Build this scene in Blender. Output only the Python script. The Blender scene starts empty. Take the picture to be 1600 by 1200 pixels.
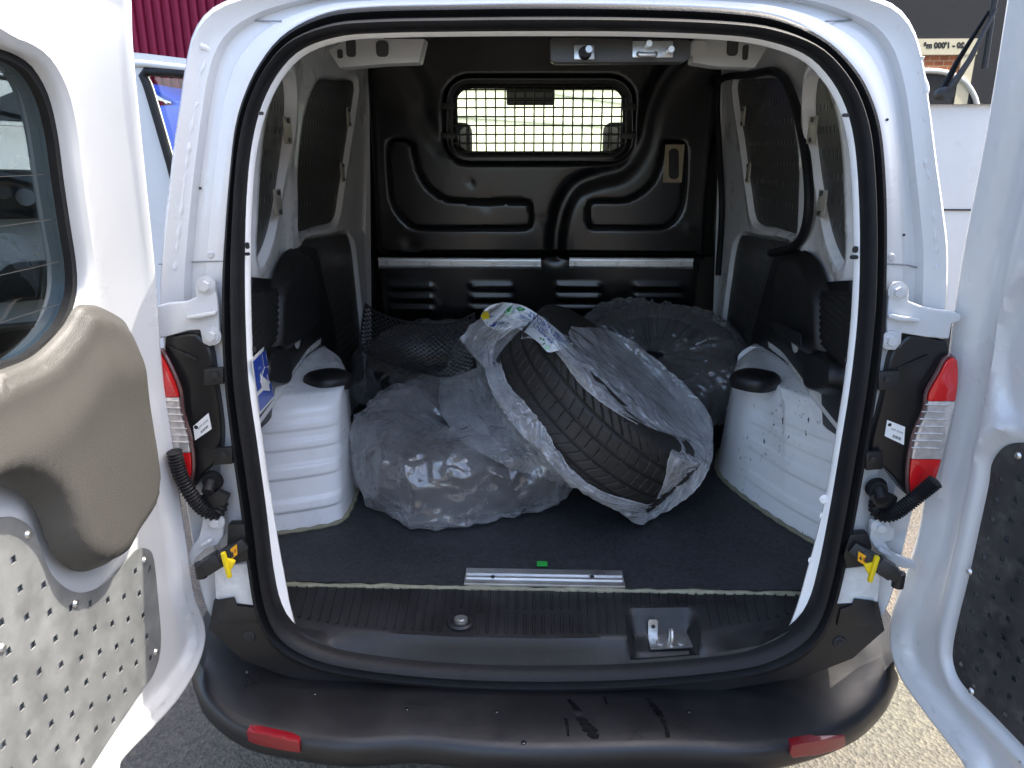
import bpy, bmesh, math, random
import numpy as np
from mathutils import Vector, Matrix, noise
from mathutils.geometry import delaunay_2d_cdt
rad = math.radians
random.seed(7)
sc = bpy.context.scene
col = sc.collection

# ------------------------------------------------------------------ camera, sky, sun, exposure
FPX, PITCH, YAW = 1150.0, rad(17.5), rad(1.8)
CAM = Vector((-0.026, -1.30, 1.51))
cam = bpy.data.cameras.new('camera')
cam.sensor_width = 36; cam.lens = FPX / 1600 * 36; cam.clip_start = 0.02; cam.clip_end = 2000
camo = bpy.data.objects.new('camera', cam); col.objects.link(camo)
camo.location = CAM; camo.rotation_euler = (math.pi / 2 - PITCH, 0, YAW)
sc.camera = camo
ROT = Matrix.Rotation(YAW, 3, 'Z') @ Matrix.Rotation(math.pi / 2 - PITCH, 3, 'X')

SUN_AZ, SUN_EL = rad(22), rad(58)         # azimuth from +X towards +Y
SUN = Vector((math.cos(SUN_EL) * math.cos(SUN_AZ), math.cos(SUN_EL) * math.sin(SUN_AZ), math.sin(SUN_EL)))
w = bpy.data.worlds.new('World'); sc.world = w; w.use_nodes = True
nt = w.node_tree
sky = nt.nodes.new('ShaderNodeTexSky'); sky.sky_type = 'NISHITA'; sky.sun_disc = False
sky.sun_elevation = SUN_EL; sky.sun_rotation = math.pi / 2 - SUN_AZ
sky.air_density = 0.9; sky.dust_density = 4.0; sky.ozone_density = 1.0
bg = nt.nodes['Background']; bg.inputs['Strength'].default_value = 0.15
nt.links.new(sky.outputs[0], bg.inputs[0])
sl = bpy.data.lights.new('sun', 'SUN'); sl.energy = 2.0; sl.angle = rad(0.5); sl.color = (1.0, 0.94, 0.83)
so = bpy.data.objects.new('sun', sl); col.objects.link(so)
so.rotation_euler = (-SUN).to_track_quat('-Z', 'Y').to_euler()
vs = sc.view_settings
vs.view_transform = 'Standard'; vs.look = 'None'; vs.gamma = 1.0; vs.use_curve_mapping = False
vs.exposure = 2.4
sc.cycles.max_bounces = 10; sc.cycles.transparent_max_bounces = 24; sc.cycles.diffuse_bounces = 5

# ------------------------------------------------------------------ rays: a pixel of the view meets a real surface
def ray(px, py):
    return (ROT @ Vector(((px - 800) / FPX, -(py - 600) / FPX, -1.0))).normalized()
def at_y(px, py, y):
    d = ray(px, py); return CAM + d * ((y - CAM.y) / d.y)
def at_z(px, py, z):
    d = ray(px, py); return CAM + d * ((z - CAM.z) / d.z)
def at_x(px, py, x):
    d = ray(px, py); return CAM + d * ((x - CAM.x) / d.x)
def hit(px, py, fn, t0=0.3, t1=6.0, n=90):
    d = ray(px, py); a = t0; fa = fn(CAM + d * a)
    for i in range(1, n + 1):
        b = t0 + (t1 - t0) * i / n; fb = fn(CAM + d * b)
        if fa * fb <= 0:
            for _ in range(40):
                m = (a + b) / 2; fm = fn(CAM + d * m)
                if fa * fm <= 0: b = m
                else: a, fa = m, fm
            return CAM + d * ((a + b) / 2)
        a, fa = b, fb
    return CAM + d * t1
def lean(z):                              # the rear of the body leans forward above the belt line
    t = min(1.3, max(0.0, (z - 1.1) / 0.65)); return 0.085 * t ** 1.3
def rear(px, py, off=0.0):
    return hit(px, py, lambda p: p.y - lean(p.z) - off, 0.6, 3.5)
FLOOR = 0.56

# ------------------------------------------------------------------ materials
MATS = {}
def mat(name, base, rough=0.5, metal=0.0, var=0.0, vscale=6.0, bump=0.0, bscale=80.0, coat=0.0, spec=0.5,
        rvar=0.0, dirt=None, dscale=3.0, damt=0.0, bdist=0.01):
    if name in MATS: return MATS[name]
    m = bpy.data.materials.new(name); m.use_nodes = True
    n = m.node_tree.nodes; l = m.node_tree.links; b = n['Principled BSDF']
    b.inputs['Base Color'].default_value = (*base, 1); b.inputs['Roughness'].default_value = rough
    b.inputs['Metallic'].default_value = metal; b.inputs['Coat Weight'].default_value = coat
    b.inputs['Coat Roughness'].default_value = 0.06
    b.inputs['Specular IOR Level'].default_value = spec
    tc = n.new('ShaderNodeTexCoord')
    if var or rvar:
        nz = n.new('ShaderNodeTexNoise'); nz.inputs['Scale'].default_value = vscale; nz.inputs['Detail'].default_value = 8
        nz.inputs['Roughness'].default_value = 0.65
        l.new(tc.outputs['Object'], nz.inputs['Vector'])
        if var:
            mr = n.new('ShaderNodeMapRange'); mr.inputs[1].default_value = 0.3; mr.inputs[2].default_value = 0.7
            mr.inputs[3].default_value = 1 - var; mr.inputs[4].default_value = 1 + var
            l.new(nz.outputs['Fac'], mr.inputs[0])
            mx = n.new('ShaderNodeVectorMath'); mx.operation = 'SCALE'; mx.inputs[0].default_value = base
            l.new(mr.outputs[0], mx.inputs['Scale'])
            last = mx.outputs[0]
            if dirt:
                nd = n.new('ShaderNodeTexNoise'); nd.inputs['Scale'].default_value = dscale; nd.inputs['Detail'].default_value = 10
                nd.inputs['Roughness'].default_value = 0.75
                l.new(tc.outputs['Object'], nd.inputs['Vector'])
                md = n.new('ShaderNodeMapRange'); md.inputs[1].default_value = 0.5; md.inputs[2].default_value = 0.75
                md.inputs[4].default_value = damt
                l.new(nd.outputs['Fac'], md.inputs[0])
                mm = n.new('ShaderNodeMix'); mm.data_type = 'RGBA'
                l.new(md.outputs[0], mm.inputs[0]); l.new(last, mm.inputs[6]); mm.inputs[7].default_value = (*dirt, 1)
                last = mm.outputs[2]
            l.new(last, b.inputs['Base Color'])
        if rvar:
            m2 = n.new('ShaderNodeMapRange'); m2.inputs[1].default_value = 0.3; m2.inputs[2].default_value = 0.7
            m2.inputs[3].default_value = max(0.02, rough - rvar); m2.inputs[4].default_value = min(1, rough + rvar)
            l.new(nz.outputs['Fac'], m2.inputs[0]); l.new(m2.outputs[0], b.inputs['Roughness'])
    if bump:
        nb = n.new('ShaderNodeTexNoise'); nb.inputs['Scale'].default_value = bscale; nb.inputs['Detail'].default_value = 3
        l.new(tc.outputs['Object'], nb.inputs['Vector'])
        bp = n.new('ShaderNodeBump'); bp.inputs['Strength'].default_value = bump; bp.inputs['Distance'].default_value = bdist
        l.new(nb.outputs['Fac'], bp.inputs['Height']); l.new(bp.outputs[0], b.inputs['Normal'])
    MATS[name] = m
    return m
def schlick(n, l, r0, gain=1.0, normal=None):
    """reflectance from the viewing angle, the same from both sides of a thin sheet"""
    lw = n.new('ShaderNodeLayerWeight'); lw.inputs[0].default_value = 0.5
    if normal is not None: l.new(normal, lw.inputs['Normal'])
    pw = n.new('ShaderNodeMath'); pw.operation = 'POWER'; pw.inputs[1].default_value = 4.0; l.new(lw.outputs['Facing'], pw.inputs[0])
    ma = n.new('ShaderNodeMath'); ma.operation = 'MULTIPLY_ADD'; ma.use_clamp = True
    ma.inputs[1].default_value = (1 - r0) * gain; ma.inputs[2].default_value = r0; l.new(pw.outputs[0], ma.inputs[0])
    return ma.outputs[0], lw.outputs['Facing']
def glass_mat(name, tint, rough=0.0, r0=0.05):
    m = bpy.data.materials.new(name); m.use_nodes = True
    n = m.node_tree.nodes; l = m.node_tree.links; n.remove(n['Principled BSDF'])
    t = n.new('ShaderNodeBsdfTransparent'); t.inputs[0].default_value = (*tint, 1)
    g = n.new('ShaderNodeBsdfGlossy'); g.inputs['Roughness'].default_value = rough; g.inputs['Color'].default_value = (1, 1, 1, 1)
    f, _ = schlick(n, l, r0)
    x = n.new('ShaderNodeMixShader')
    l.new(f, x.inputs[0]); l.new(t.outputs[0], x.inputs[1]); l.new(g.outputs[0], x.inputs[2])
    l.new(x.outputs[0], n['Material Output'].inputs['Surface'])
    return m
def film_mat(name, base=(0.80, 0.81, 0.83), haze=0.3, edge=0.6, rough=0.14, cscale=22.0, r0=0.10):
    """thin crinkled polythene: hazy clear film with sharp glints on its creases, milkier where it is seen edge on"""
    m = bpy.data.materials.new(name); m.use_nodes = True
    n = m.node_tree.nodes; l = m.node_tree.links; n.remove(n['Principled BSDF'])
    tc = n.new('ShaderNodeTexCoord')
    last = None
    for sc_, wt, st_, rt in ((cscale, 1.0, (1, 0.45, 1), (0.3, 0.5, 0.9)), (cscale * 1.6, 0.7, (0.5, 1, 1), (0.9, -0.4, -0.5)), (cscale * 3.4, 0.35, (1, 1, 0.4), (-0.5, 0.8, 0.2))):
        mp = n.new('ShaderNodeMapping'); mp.inputs['Scale'].default_value = st_; mp.inputs['Rotation'].default_value = rt; l.new(tc.outputs['Object'], mp.inputs[0])
        v = n.new('ShaderNodeTexNoise'); v.inputs['Scale'].default_value = sc_; v.inputs['Detail'].default_value = 1.5; v.inputs['Distortion'].default_value = 0.6; l.new(mp.outputs[0], v.inputs['Vector'])
        c0 = n.new('ShaderNodeMath'); c0.operation = 'SUBTRACT'; c0.inputs[1].default_value = 0.5; l.new(v.outputs['Fac'], c0.inputs[0])
        ab = n.new('ShaderNodeMath'); ab.operation = 'ABSOLUTE'; l.new(c0.outputs[0], ab.inputs[0])
        mu = n.new('ShaderNodeMath'); mu.operation = 'MULTIPLY_ADD'; mu.inputs[1].default_value = -wt; mu.inputs[2].default_value = 0.0
        l.new(ab.outputs[0], mu.inputs[0])
        if last is not None: l.new(last, mu.inputs[2])
        last = mu.outputs[0]
    bp = n.new('ShaderNodeBump'); bp.inputs['Strength'].default_value = 0.8; bp.inputs['Distance'].default_value = 0.03
    l.new(last, bp.inputs['Height'])
    cl = n.new('ShaderNodeTexNoise'); cl.inputs['Scale'].default_value = 6; cl.inputs['Detail'].default_value = 8; cl.inputs['Roughness'].default_value = 0.7
    l.new(tc.outputs['Object'], cl.inputs['Vector'])
    cm = n.new('ShaderNodeMapRange'); cm.inputs[1].default_value = 0.32; cm.inputs[2].default_value = 0.70; cm.inputs[3].default_value = haze * 0.4; cm.inputs[4].default_value = haze * 1.7
    l.new(cl.outputs['Fac'], cm.inputs[0])
    fr_, facing = schlick(n, l, r0, 1.0, bp.outputs[0])
    p2 = n.new('ShaderNodeMath'); p2.operation = 'POWER'; p2.inputs[1].default_value = 2.0; l.new(facing, p2.inputs[0])
    hz = n.new('ShaderNodeMath'); hz.operation = 'MULTIPLY_ADD'; hz.use_clamp = True; hz.inputs[1].default_value = edge
    l.new(p2.outputs[0], hz.inputs[0]); l.new(cm.outputs[0], hz.inputs[2])
    t = n.new('ShaderNodeBsdfTransparent'); df = n.new('ShaderNodeBsdfDiffuse'); df.inputs[0].default_value = (*base, 1); l.new(bp.outputs[0], df.inputs['Normal'])
    tr = n.new('ShaderNodeBsdfTranslucent'); tr.inputs[0].default_value = (*base, 1)
    m1 = n.new('ShaderNodeMixShader'); m1.inputs[0].default_value = 0.3; l.new(df.outputs[0], m1.inputs[1]); l.new(tr.outputs[0], m1.inputs[2])
    m2 = n.new('ShaderNodeMixShader'); l.new(hz.outputs[0], m2.inputs[0]); l.new(t.outputs[0], m2.inputs[1]); l.new(m1.outputs[0], m2.inputs[2])
    g = n.new('ShaderNodeBsdfGlossy'); g.inputs['Roughness'].default_value = rough; l.new(bp.outputs[0], g.inputs['Normal'])
    m3 = n.new('ShaderNodeMixShader'); l.new(fr_, m3.inputs[0]); l.new(m2.outputs[0], m3.inputs[1]); l.new(g.outputs[0], m3.inputs[2])
    l.new(m3.outputs[0], n['Material Output'].inputs['Surface'])
    return m

WHITE = mat('white_paint_darkened_outside', (0.545, 0.555, 0.56), 0.30, coat=0.6, var=0.02, vscale=4, rvar=0.05)  # body white darkened in its colour to hold back the strong light outside
WHITE_IN = mat('white_paint_brightened_inside', (0.86, 0.86, 0.84), 0.30, coat=0.4, var=0.03, vscale=5, rvar=0.06)  # same white kept lighter: the lift of the dim interior is in the colour
WHITE_ARCH = mat('scuffed_white_paint', (0.87, 0.88, 0.88), 0.3, coat=0.4, var=0.03, vscale=8, rvar=0.06)  # arch white lightened likewise, brightening the shaded bay through its colour
RUBBER = mat('black_rubber', (0.010, 0.010, 0.011), 0.55, spec=0.3, var=0.25, vscale=20, bump=0.15, bscale=300)
PLASTIC = mat('black_plastic', (0.009, 0.009, 0.010), 0.45, var=0.2, vscale=14, bump=0.25, bscale=500, bdist=0.002, rvar=0.08)
BUMPER = mat('bumper_plastic', (0.011, 0.011, 0.012), 0.36, var=0.2, vscale=7, bump=0.2, bscale=600, bdist=0.002, rvar=0.12)
SILL = mat('sill_plastic', (0.012, 0.012, 0.013), 0.48, var=0.3, vscale=9, bump=0.2, bscale=400, bdist=0.002, rvar=0.1, dirt=(0.07, 0.066, 0.06), dscale=5, damt=0.35)
BLACKPAINT = mat('bulkhead_black_paint', (0.0035, 0.0035, 0.0035), 0.23, var=0.2, vscale=5, rvar=0.04, spec=0.6)
PANEL = mat('dark_coated_plate', (0.085, 0.082, 0.077), 0.40, metal=0.3, var=0.25, vscale=12, rvar=0.1)
TRIM = mat('charcoal_trim', (0.0085, 0.0085, 0.009), 0.48, var=0.15, vscale=10, bump=0.3, bscale=450, bdist=0.002)
GALV = mat('galvanised_plate', (0.27, 0.28, 0.28), 0.55, metal=0.6, var=0.2, vscale=18, rvar=0.1, bump=0.15, bscale=60, bdist=0.002, dirt=(0.20, 0.205, 0.20), dscale=22, damt=0.5)
DOORPLATE = mat('scratched_shaded_plate', (0.045, 0.045, 0.045), 0.5, metal=0.3, var=0.3, vscale=14, rvar=0.12, dirt=(0.20, 0.195, 0.18), dscale=26, damt=0.5)  # same metal as the left door's plate, its shade put into the colour
TAUPE = mat('grey_brown_door_trim', (0.056, 0.0535, 0.048), 0.5, var=0.06, vscale=12, bump=0.6, bscale=520, bdist=0.0012)
STEEL = mat('zinc_steel', (0.60, 0.60, 0.58), 0.32, metal=0.9, var=0.15, vscale=40)
ALU = mat('aluminium_rail', (0.72, 0.72, 0.71), 0.36, metal=0.9, var=0.12, vscale=18, rvar=0.1)
REDLENS = mat('red_lens', (0.55, 0.012, 0.015), 0.12, coat=0.8, var=0.15, vscale=30)
CLEARLENS = mat('clear_lens', (0.62, 0.58, 0.55), 0.10, metal=0.35, coat=0.8, var=0.25, vscale=60)
REFLECTOR = mat('red_reflector', (0.20, 0.004, 0.010), 0.25, coat=0.5, bump=0.4, bscale=700, bdist=0.002)
YELLOW = mat('yellow_plastic', (0.75, 0.56, 0.01), 0.4, var=0.08)
LABEL = mat('white_label', (0.78, 0.78, 0.76), 0.5)
INK = mat('black_print', (0.02, 0.02, 0.02), 0.6)
BLUE = mat('blue_sticker', (0.012, 0.06, 0.42), 0.35, coat=0.2)
SEALANT = mat('yellowed_sealant', (0.24, 0.23, 0.155), 0.6, var=0.25, vscale=40, bump=0.5, bscale=60)
TYRE = mat('tyre_rubber', (0.020, 0.0175, 0.015), 0.6, var=0.25, vscale=25, bump=0.2, bscale=300, dirt=(0.045, 0.037, 0.029), dscale=14, damt=0.5)
TINT = glass_mat('tinted_door_glass', (0.40, 0.44, 0.44))
CABGLASS = glass_mat('green_tinted_glass', (0.93, 0.96, 0.90))

# ------------------------------------------------------------------ mesh helpers
def link(name, me, m, parent=None, smooth=False):
    o = bpy.data.objects.new(name, me); col.objects.link(o)
    if m is not None and not me.materials: me.materials.append(m)
    if parent is not None: o.parent = parent
    if smooth: me.polygons.foreach_set('use_smooth', [True] * len(me.polygons))
    return o
def mesh(name, verts, faces, m, parent=None, smooth=False, sharp=None, recalc=True):
    me = bpy.data.meshes.new(name)
    me.from_pydata([tuple(v) for v in verts], [], [tuple(f) for f in faces])
    if recalc:
        bm = bmesh.new(); bm.from_mesh(me); bmesh.ops.recalc_face_normals(bm, faces=bm.faces); bm.to_mesh(me); bm.free()
    if smooth: me.polygons.foreach_set('use_smooth', [True] * len(me.polygons))
    if sharp is not None: me.set_sharp_from_angle(angle=rad(sharp))
    return link(name, me, m, parent)
def bmobj(name, bm, m, parent=None, sharp=35):
    bmesh.ops.recalc_face_normals(bm, faces=bm.faces)
    me = bpy.data.meshes.new(name); bm.to_mesh(me); bm.free()
    me.polygons.foreach_set('use_smooth', [True] * len(me.polygons))
    me.set_sharp_from_angle(angle=rad(sharp))
    return link(name, me, m, parent)
def bm_box(bm, c, size, rot=None, bevel=0.0, seg=2):
    r = bmesh.ops.create_cube(bm, size=1.0)
    vs_ = r['verts']
    M = Matrix.Translation(Vector(c)) @ (rot.to_4x4() if rot is not None else Matrix.Identity(4)) @ Matrix.Diagonal((*size, 1))
    bmesh.ops.transform(bm, matrix=M, verts=vs_)
    if bevel:
        es = list({e for v in vs_ for e in v.link_edges})
        bmesh.ops.bevel(bm, geom=es, offset=bevel, segments=seg, affect='EDGES', profile=0.6)
def box(name, c, size, m, parent=None, rot=None, bevel=0.004, seg=2):
    bm = bmesh.new(); bm_box(bm, c, size, rot, bevel, seg); return bmobj(name, bm, m, parent)
def frame_from(n, up=Vector((0, 0, 1))):
    n = Vector(n).normalized()
    if abs(n.dot(up)) > 0.95: up = Vector((0, 1, 0))
    u = up.cross(n).normalized(); v = n.cross(u).normalized()
    return Matrix((u, v, n)).transposed()         # columns u, v, n
def bm_cyl(bm, a, b, r, r2=None, seg=16, caps=True):
    a = Vector(a); b = Vector(b); d = b - a
    M = Matrix.Translation((a + b) / 2) @ frame_from(d).to_4x4()
    bmesh.ops.create_cone(bm, cap_ends=caps, segments=seg, radius1=r, radius2=r if r2 is None else r2, depth=d.length, matrix=M)
def cyl(name, a, b, r, m, parent=None, r2=None, seg=16):
    bm = bmesh.new(); bm_cyl(bm, a, b, r, r2, seg); return bmobj(name, bm, m, parent)
def catmull(pts, n, closed=False):
    P = [np.array(p, float) for p in pts]; k = len(P)
    out = []
    segs = k if closed else k - 1
    dense = []
    for i in range(segs):
        p0 = P[(i - 1) % k] if closed or i > 0 else 2 * P[0] - P[1]
        p1 = P[i]; p2 = P[(i + 1) % k]
        p3 = P[(i + 2) % k] if closed or i + 2 < k else 2 * P[-1] - P[-2]
        for j in range(16):
            t = j / 16
            dense.append(0.5 * ((2 * p1) + (p2 - p0) * t + (2 * p0 - 5 * p1 + 4 * p2 - p3) * t * t + (3 * p1 - p0 - 3 * p2 + p3) * t ** 3))
    dense.append(P[0] if closed else P[-1])
    D = np.array(dense); L = np.concatenate([[0], np.cumsum(np.linalg.norm(np.diff(D, axis=0), axis=1))])
    t = np.linspace(0, L[-1], n + 1)[:-1] if closed else np.linspace(0, L[-1], n)
    return np.stack([np.interp(t, L, D[:, i]) for i in range(D.shape[1])], 1)
def tube_geo(path, r, seg=10, closed=False, rfun=None):
    P = [Vector(p) for p in path]; n = len(P); vs_, fs = [], []
    prev = None
    for i in range(n):
        a = P[(i - 1) % n] if closed or i > 0 else P[0]; b = P[(i + 1) % n] if closed or i < n - 1 else P[-1]
        t = (b - a).normalized()
        if prev is None: u = t.orthogonal().normalized()
        else: u = (prev - t * prev.dot(t)).normalized()
        prev = u; v = t.cross(u); rr = r if rfun is None else rfun(i)
        for k in range(seg):
            an = 2 * math.pi * k / seg; vs_.append(P[i] + (u * math.cos(an) + v * math.sin(an)) * rr)
    for i in range(n if closed else n - 1):
        for k in range(seg):
            j = (i + 1) % n; fs.append((i * seg + k, i * seg + (k + 1) % seg, j * seg + (k + 1) % seg, j * seg + k))
    if not closed:
        fs.append(tuple(range(seg))); fs.append(tuple((n - 1) * seg + k for k in range(seg)))
    return vs_, fs
def tube(name, path, r, m, parent=None, seg=10, closed=False, rfun=None):
    v, f = tube_geo(path, r, seg, closed, rfun); return mesh(name, v, f, m, parent, True, 60)
def loft(name, loops, m, parent=None, closed=True, sharp=40, capend=False):
    n = len(loops[0]); vs_ = [p for L in loops for p in L]; fs = []
    for i in range(len(loops) - 1):
        for k in range(n if closed else n - 1):
            a = i * n + k; b = i * n + (k + 1) % n
            fs.append((a, b, b + n, a + n))
    if capend: fs.append(tuple((len(loops) - 1) * n + k for k in range(n)))
    return mesh(name, vs_, fs, m, parent, True, sharp)
def pip(pts, poly):
    x, y = pts[:, 0], pts[:, 1]; ins = np.zeros(len(pts), bool); k = len(poly); j = k - 1
    for i in range(k):
        xi, yi = poly[i]; xj, yj = poly[j]
        c = ((yi > y) != (yj > y))
        with np.errstate(divide='ignore', invalid='ignore'):
            c &= x < (xj - xi) * (y - yi) / (yj - yi + 1e-15) + xi
        ins ^= c; j = i
    return ins
def dist_poly(pts, poly, closed=True):
    d = np.full(len(pts), 1e9); k = len(poly); poly = np.asarray(poly, float)
    for i in range(k if closed else k - 1):
        a = poly[i]; b = poly[(i + 1) % k]; ab = b - a; L = (ab @ ab) + 1e-15
        t = np.clip(((pts - a) @ ab) / L, 0, 1); q = a + t[:, None] * ab
        d = np.minimum(d, np.hypot(pts[:, 0] - q[:, 0], pts[:, 1] - q[:, 1]))
    return d
def sstep(x, a, b):
    t = np.clip((np.asarray(x, float) - a) / (b - a), 0, 1); return t * t * (3 - 2 * t)
def plate(name, outline, surf, m, parent=None, holes=(), spacing=0.05, thick=0.0, smooth=True, sharp=40, creases=()):
    """sheet cut to an outline with real openings; surf(u, v, off) gives 3D points, off grows into the sheet's back"""
    O = np.asarray(outline, float)
    lo, hi = O.min(0), O.max(0)
    gx = np.arange(lo[0] + spacing / 2, hi[0], spacing); gy = np.arange(lo[1] + spacing / 2, hi[1], spacing)
    G = np.array([(a, b) for a in gx for b in gy]) if len(gx) and len(gy) else np.zeros((0, 2))
    if len(G):
        k = pip(G, O) & (dist_poly(G, O) > spacing * 0.45)
        for h in holes:
            h = np.asarray(h); b0, b1 = h.min(0) - spacing, h.max(0) + spacing
            nr = np.all((G > b0) & (G < b1), axis=1)
            if nr.any():
                q = G[nr]; k[nr] &= ~pip(q, h) & (dist_poly(q, h) > spacing * 0.35)
        G = G[k]
    V = [tuple(p) for p in O]; E = [(i, (i + 1) % len(O)) for i in range(len(O))]
    for h in holes:
        s = len(V); V += [tuple(p) for p in h]; E += [(s + i, s + (i + 1) % len(h)) for i in range(len(h))]
    for c in creases:
        c = np.asarray(c); c = c[pip(c, O) & (dist_poly(c, O) > 0.001)]
        for h in holes: c = c[~pip(c, np.asarray(h))]
        if len(c) < 2: continue
        if len(G): G = G[dist_poly(G, c, False) > spacing * 0.3]
        s = len(V); V += [tuple(p) for p in c]; E += [(s + i, s + i + 1) for i in range(len(c) - 1) if np.hypot(*(c[i + 1] - c[i])) < 0.08]
    V += [tuple(p) for p in G]
    r = delaunay_2d_cdt([Vector(v) for v in V], E, [], 0, 1e-7)
    P = np.array([tuple(v) for v in r[0]]); T = np.array(r[2])
    C = P[T].mean(1); k = pip(C, O)
    for h in holes:
        h = np.asarray(h); b0, b1 = h.min(0), h.max(0)
        nr = np.all((C >= b0) & (C <= b1), axis=1)
        if nr.any():
            q = np.zeros(len(C), bool); q[nr] = pip(C[nr], h); k &= ~q
    T = T[k]
    used = np.unique(T); rm = -np.ones(len(P), int); rm[used] = np.arange(len(used)); P = P[used]; T = rm[T]
    A = surf(P[:, 0], P[:, 1], 0.0)
    vs_ = [tuple(p) for p in A]; fs = [tuple(t) for t in T]
    if thick:
        n = len(P); B = surf(P[:, 0], P[:, 1], thick); vs_ += [tuple(p) for p in B]
        fs += [(t[2] + n, t[1] + n, t[0] + n) for t in T]
        cnt = {}
        for t in T:
            for e in ((t[0], t[1]), (t[1], t[2]), (t[2], t[0])):
                cnt[tuple(sorted(e))] = cnt.get(tuple(sorted(e)), 0) + 1
        for (a, b), c in cnt.items():
            if c == 1: fs.append((a, b, b + n, a + n))
    return mesh(name, vs_, fs, m, parent, smooth, sharp)
def flat_surf(o, u, v, n):
    o, u, v, n = (np.array(tuple(x), float) for x in (o, u, v, n))
    return lambda a, b, off: o + np.outer(a, u) + np.outer(b, v) + np.outer(np.full(len(a), off), n)
def prism(name, poly3, vec, m, parent=None, bevel=0.0, sharp=35, seg=2):
    """closed 3D outline pushed along a vector into a solid"""
    bm = bmesh.new(); P = [bm.verts.new(tuple(p)) for p in poly3]; f = bm.faces.new(P)
    r = bmesh.ops.extrude_face_region(bm, geom=[f])
    bmesh.ops.translate(bm, verts=[g for g in r['geom'] if isinstance(g, bmesh.types.BMVert)], vec=Vector(vec))
    if bevel:
        bmesh.ops.recalc_face_normals(bm, faces=bm.faces)
        es = [e for e in bm.edges if len(e.link_faces) == 2 and e.calc_face_angle(0) > rad(30)]
        bmesh.ops.bevel(bm, geom=es, offset=bevel, segments=seg, affect='EDGES', profile=0.6)
    return bmobj(name, bm, m, parent, sharp)
def rrect(cx, cy, w_, h_, r, n=5):
    pts = []
    for (sx, sy, a0) in ((1, 1, 0), (-1, 1, 90), (-1, -1, 180), (1, -1, 270)):
        for i in range(n + 1):
            a = rad(a0 + 90 * i / n); pts.append((cx + sx * (w_ / 2 - r) + r * math.cos(a), cy + sy * (h_ / 2 - r) + r * math.sin(a)))
    return pts
def empty(name, loc=(0, 0, 0)):
    o = bpy.data.objects.new(name, None); o.empty_display_size = 0.1; col.objects.link(o); o.location = loc; return o
def tag(o, label=None, cat=None, group=None, kind=None):
    if label: o['label'] = label
    if cat: o['category'] = cat
    if group: o['group'] = group
    if kind: o['kind'] = kind
    return o
def text_geo(s, size, bold=0.0, shear=0.0, ext=0.0):
    c = bpy.data.curves.new('lettering', 'FONT'); c.body = s; c.size = size; c.offset = bold; c.shear = shear; c.extrude = ext
    c.align_x = 'CENTER'; c.align_y = 'CENTER'; c.resolution_u = 3
    o = bpy.data.objects.new('lettering', c); col.objects.link(o)
    me = o.to_mesh(); V = [v.co.copy() for v in me.vertices]; Fc = [tuple(p.vertices) for p in me.polygons]
    o.to_mesh_clear(); bpy.data.objects.remove(o); bpy.data.curves.remove(c)
    return V, Fc
def lettering(name, s, size, origin, u, v, m, parent, bold=0.0, shear=0.0, warp=None):
    V, Fc = text_geo(s, size, bold, shear)
    P = [warp(p.x, p.y) for p in V] if warp else [Vector(origin) + Vector(u) * p.x + Vector(v) * p.y for p in V]
    return mesh(name, P, Fc, m, parent, recalc=False)
def hexbolt(name, p, n, r, m, parent, washer=1.5):
    bm = bmesh.new(); n = Vector(n).normalized(); p = Vector(p)
    bm_cyl(bm, p, p + n * r * 0.3, r * washer, seg=24)
    bm_cyl(bm, p + n * r * 0.25, p + n * r * 0.45, r * 1.15, seg=24)
    bm_cyl(bm, p + n * r * 0.4, p + n * r * 1.1, r * 0.85, r * 0.8, seg=6)
    return bmobj(name, bm, m, parent, 25)

# ================================================================== THE VAN
van = tag(empty('panel_van', (0, 1.0, 0)), 'white panel van seen from behind with both rear doors open and a loaded cargo bay', 'van')
van_inv = Matrix.Translation((0, -1.0, 0))
VANPARTS = []
def vp(o):                                   # keep a part where it was built under the van's empty
    o.matrix_parent_inverse = Matrix.Translation((0, -1.0, 0)); return o

NA = 220
CPX = (855.0, 560.0)
def px_loop(pts):
    D = catmull(pts, 800, True); a = np.arctan2(D[:, 1] - CPX[1], D[:, 0] - CPX[0])
    r = np.hypot(D[:, 0] - CPX[0], D[:, 1] - CPX[1]); o = np.argsort(a); a, r = a[o], r[o]
    # equal steps along a rounded rectangle look: sample angles by arc of the loop itself
    L = catmull(pts, NA, True); A = np.arctan2(L[:, 1] - CPX[1], L[:, 0] - CPX[0])
    return a, r, A
def sample(loop, A):
    a, r, _ = loop
    aa = np.concatenate([a - 2 * np.pi, a, a + 2 * np.pi]); rr = np.concatenate([r, r, r])
    R_ = np.interp(A, aa, rr); return np.stack([CPX[0] + R_ * np.cos(A), CPX[1] + R_ * np.sin(A)], 1)
SEAL_OUT = px_loop([(850, 7), (1000, 9), (1130, 15), (1215, 28), (1285, 62), (1332, 108), (1358, 155), (1373, 210), (1380, 300), (1381, 400), (1378, 500), (1367, 600),
    (1351, 700), (1334, 800), (1316, 890), (1300, 950), (1275, 1000), (1225, 1036), (1150, 1055), (1000, 1070), (850, 1075), (700, 1070), (560, 1055), (480, 1036), (430, 1005),
    (404, 960), (392, 900), (380, 800), (365, 690), (353, 570), (351, 450), (357, 350), (364, 270), (372, 200), (386, 150), (410, 100), (448, 54), (510, 22), (580, 12), (700, 9)])
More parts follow.
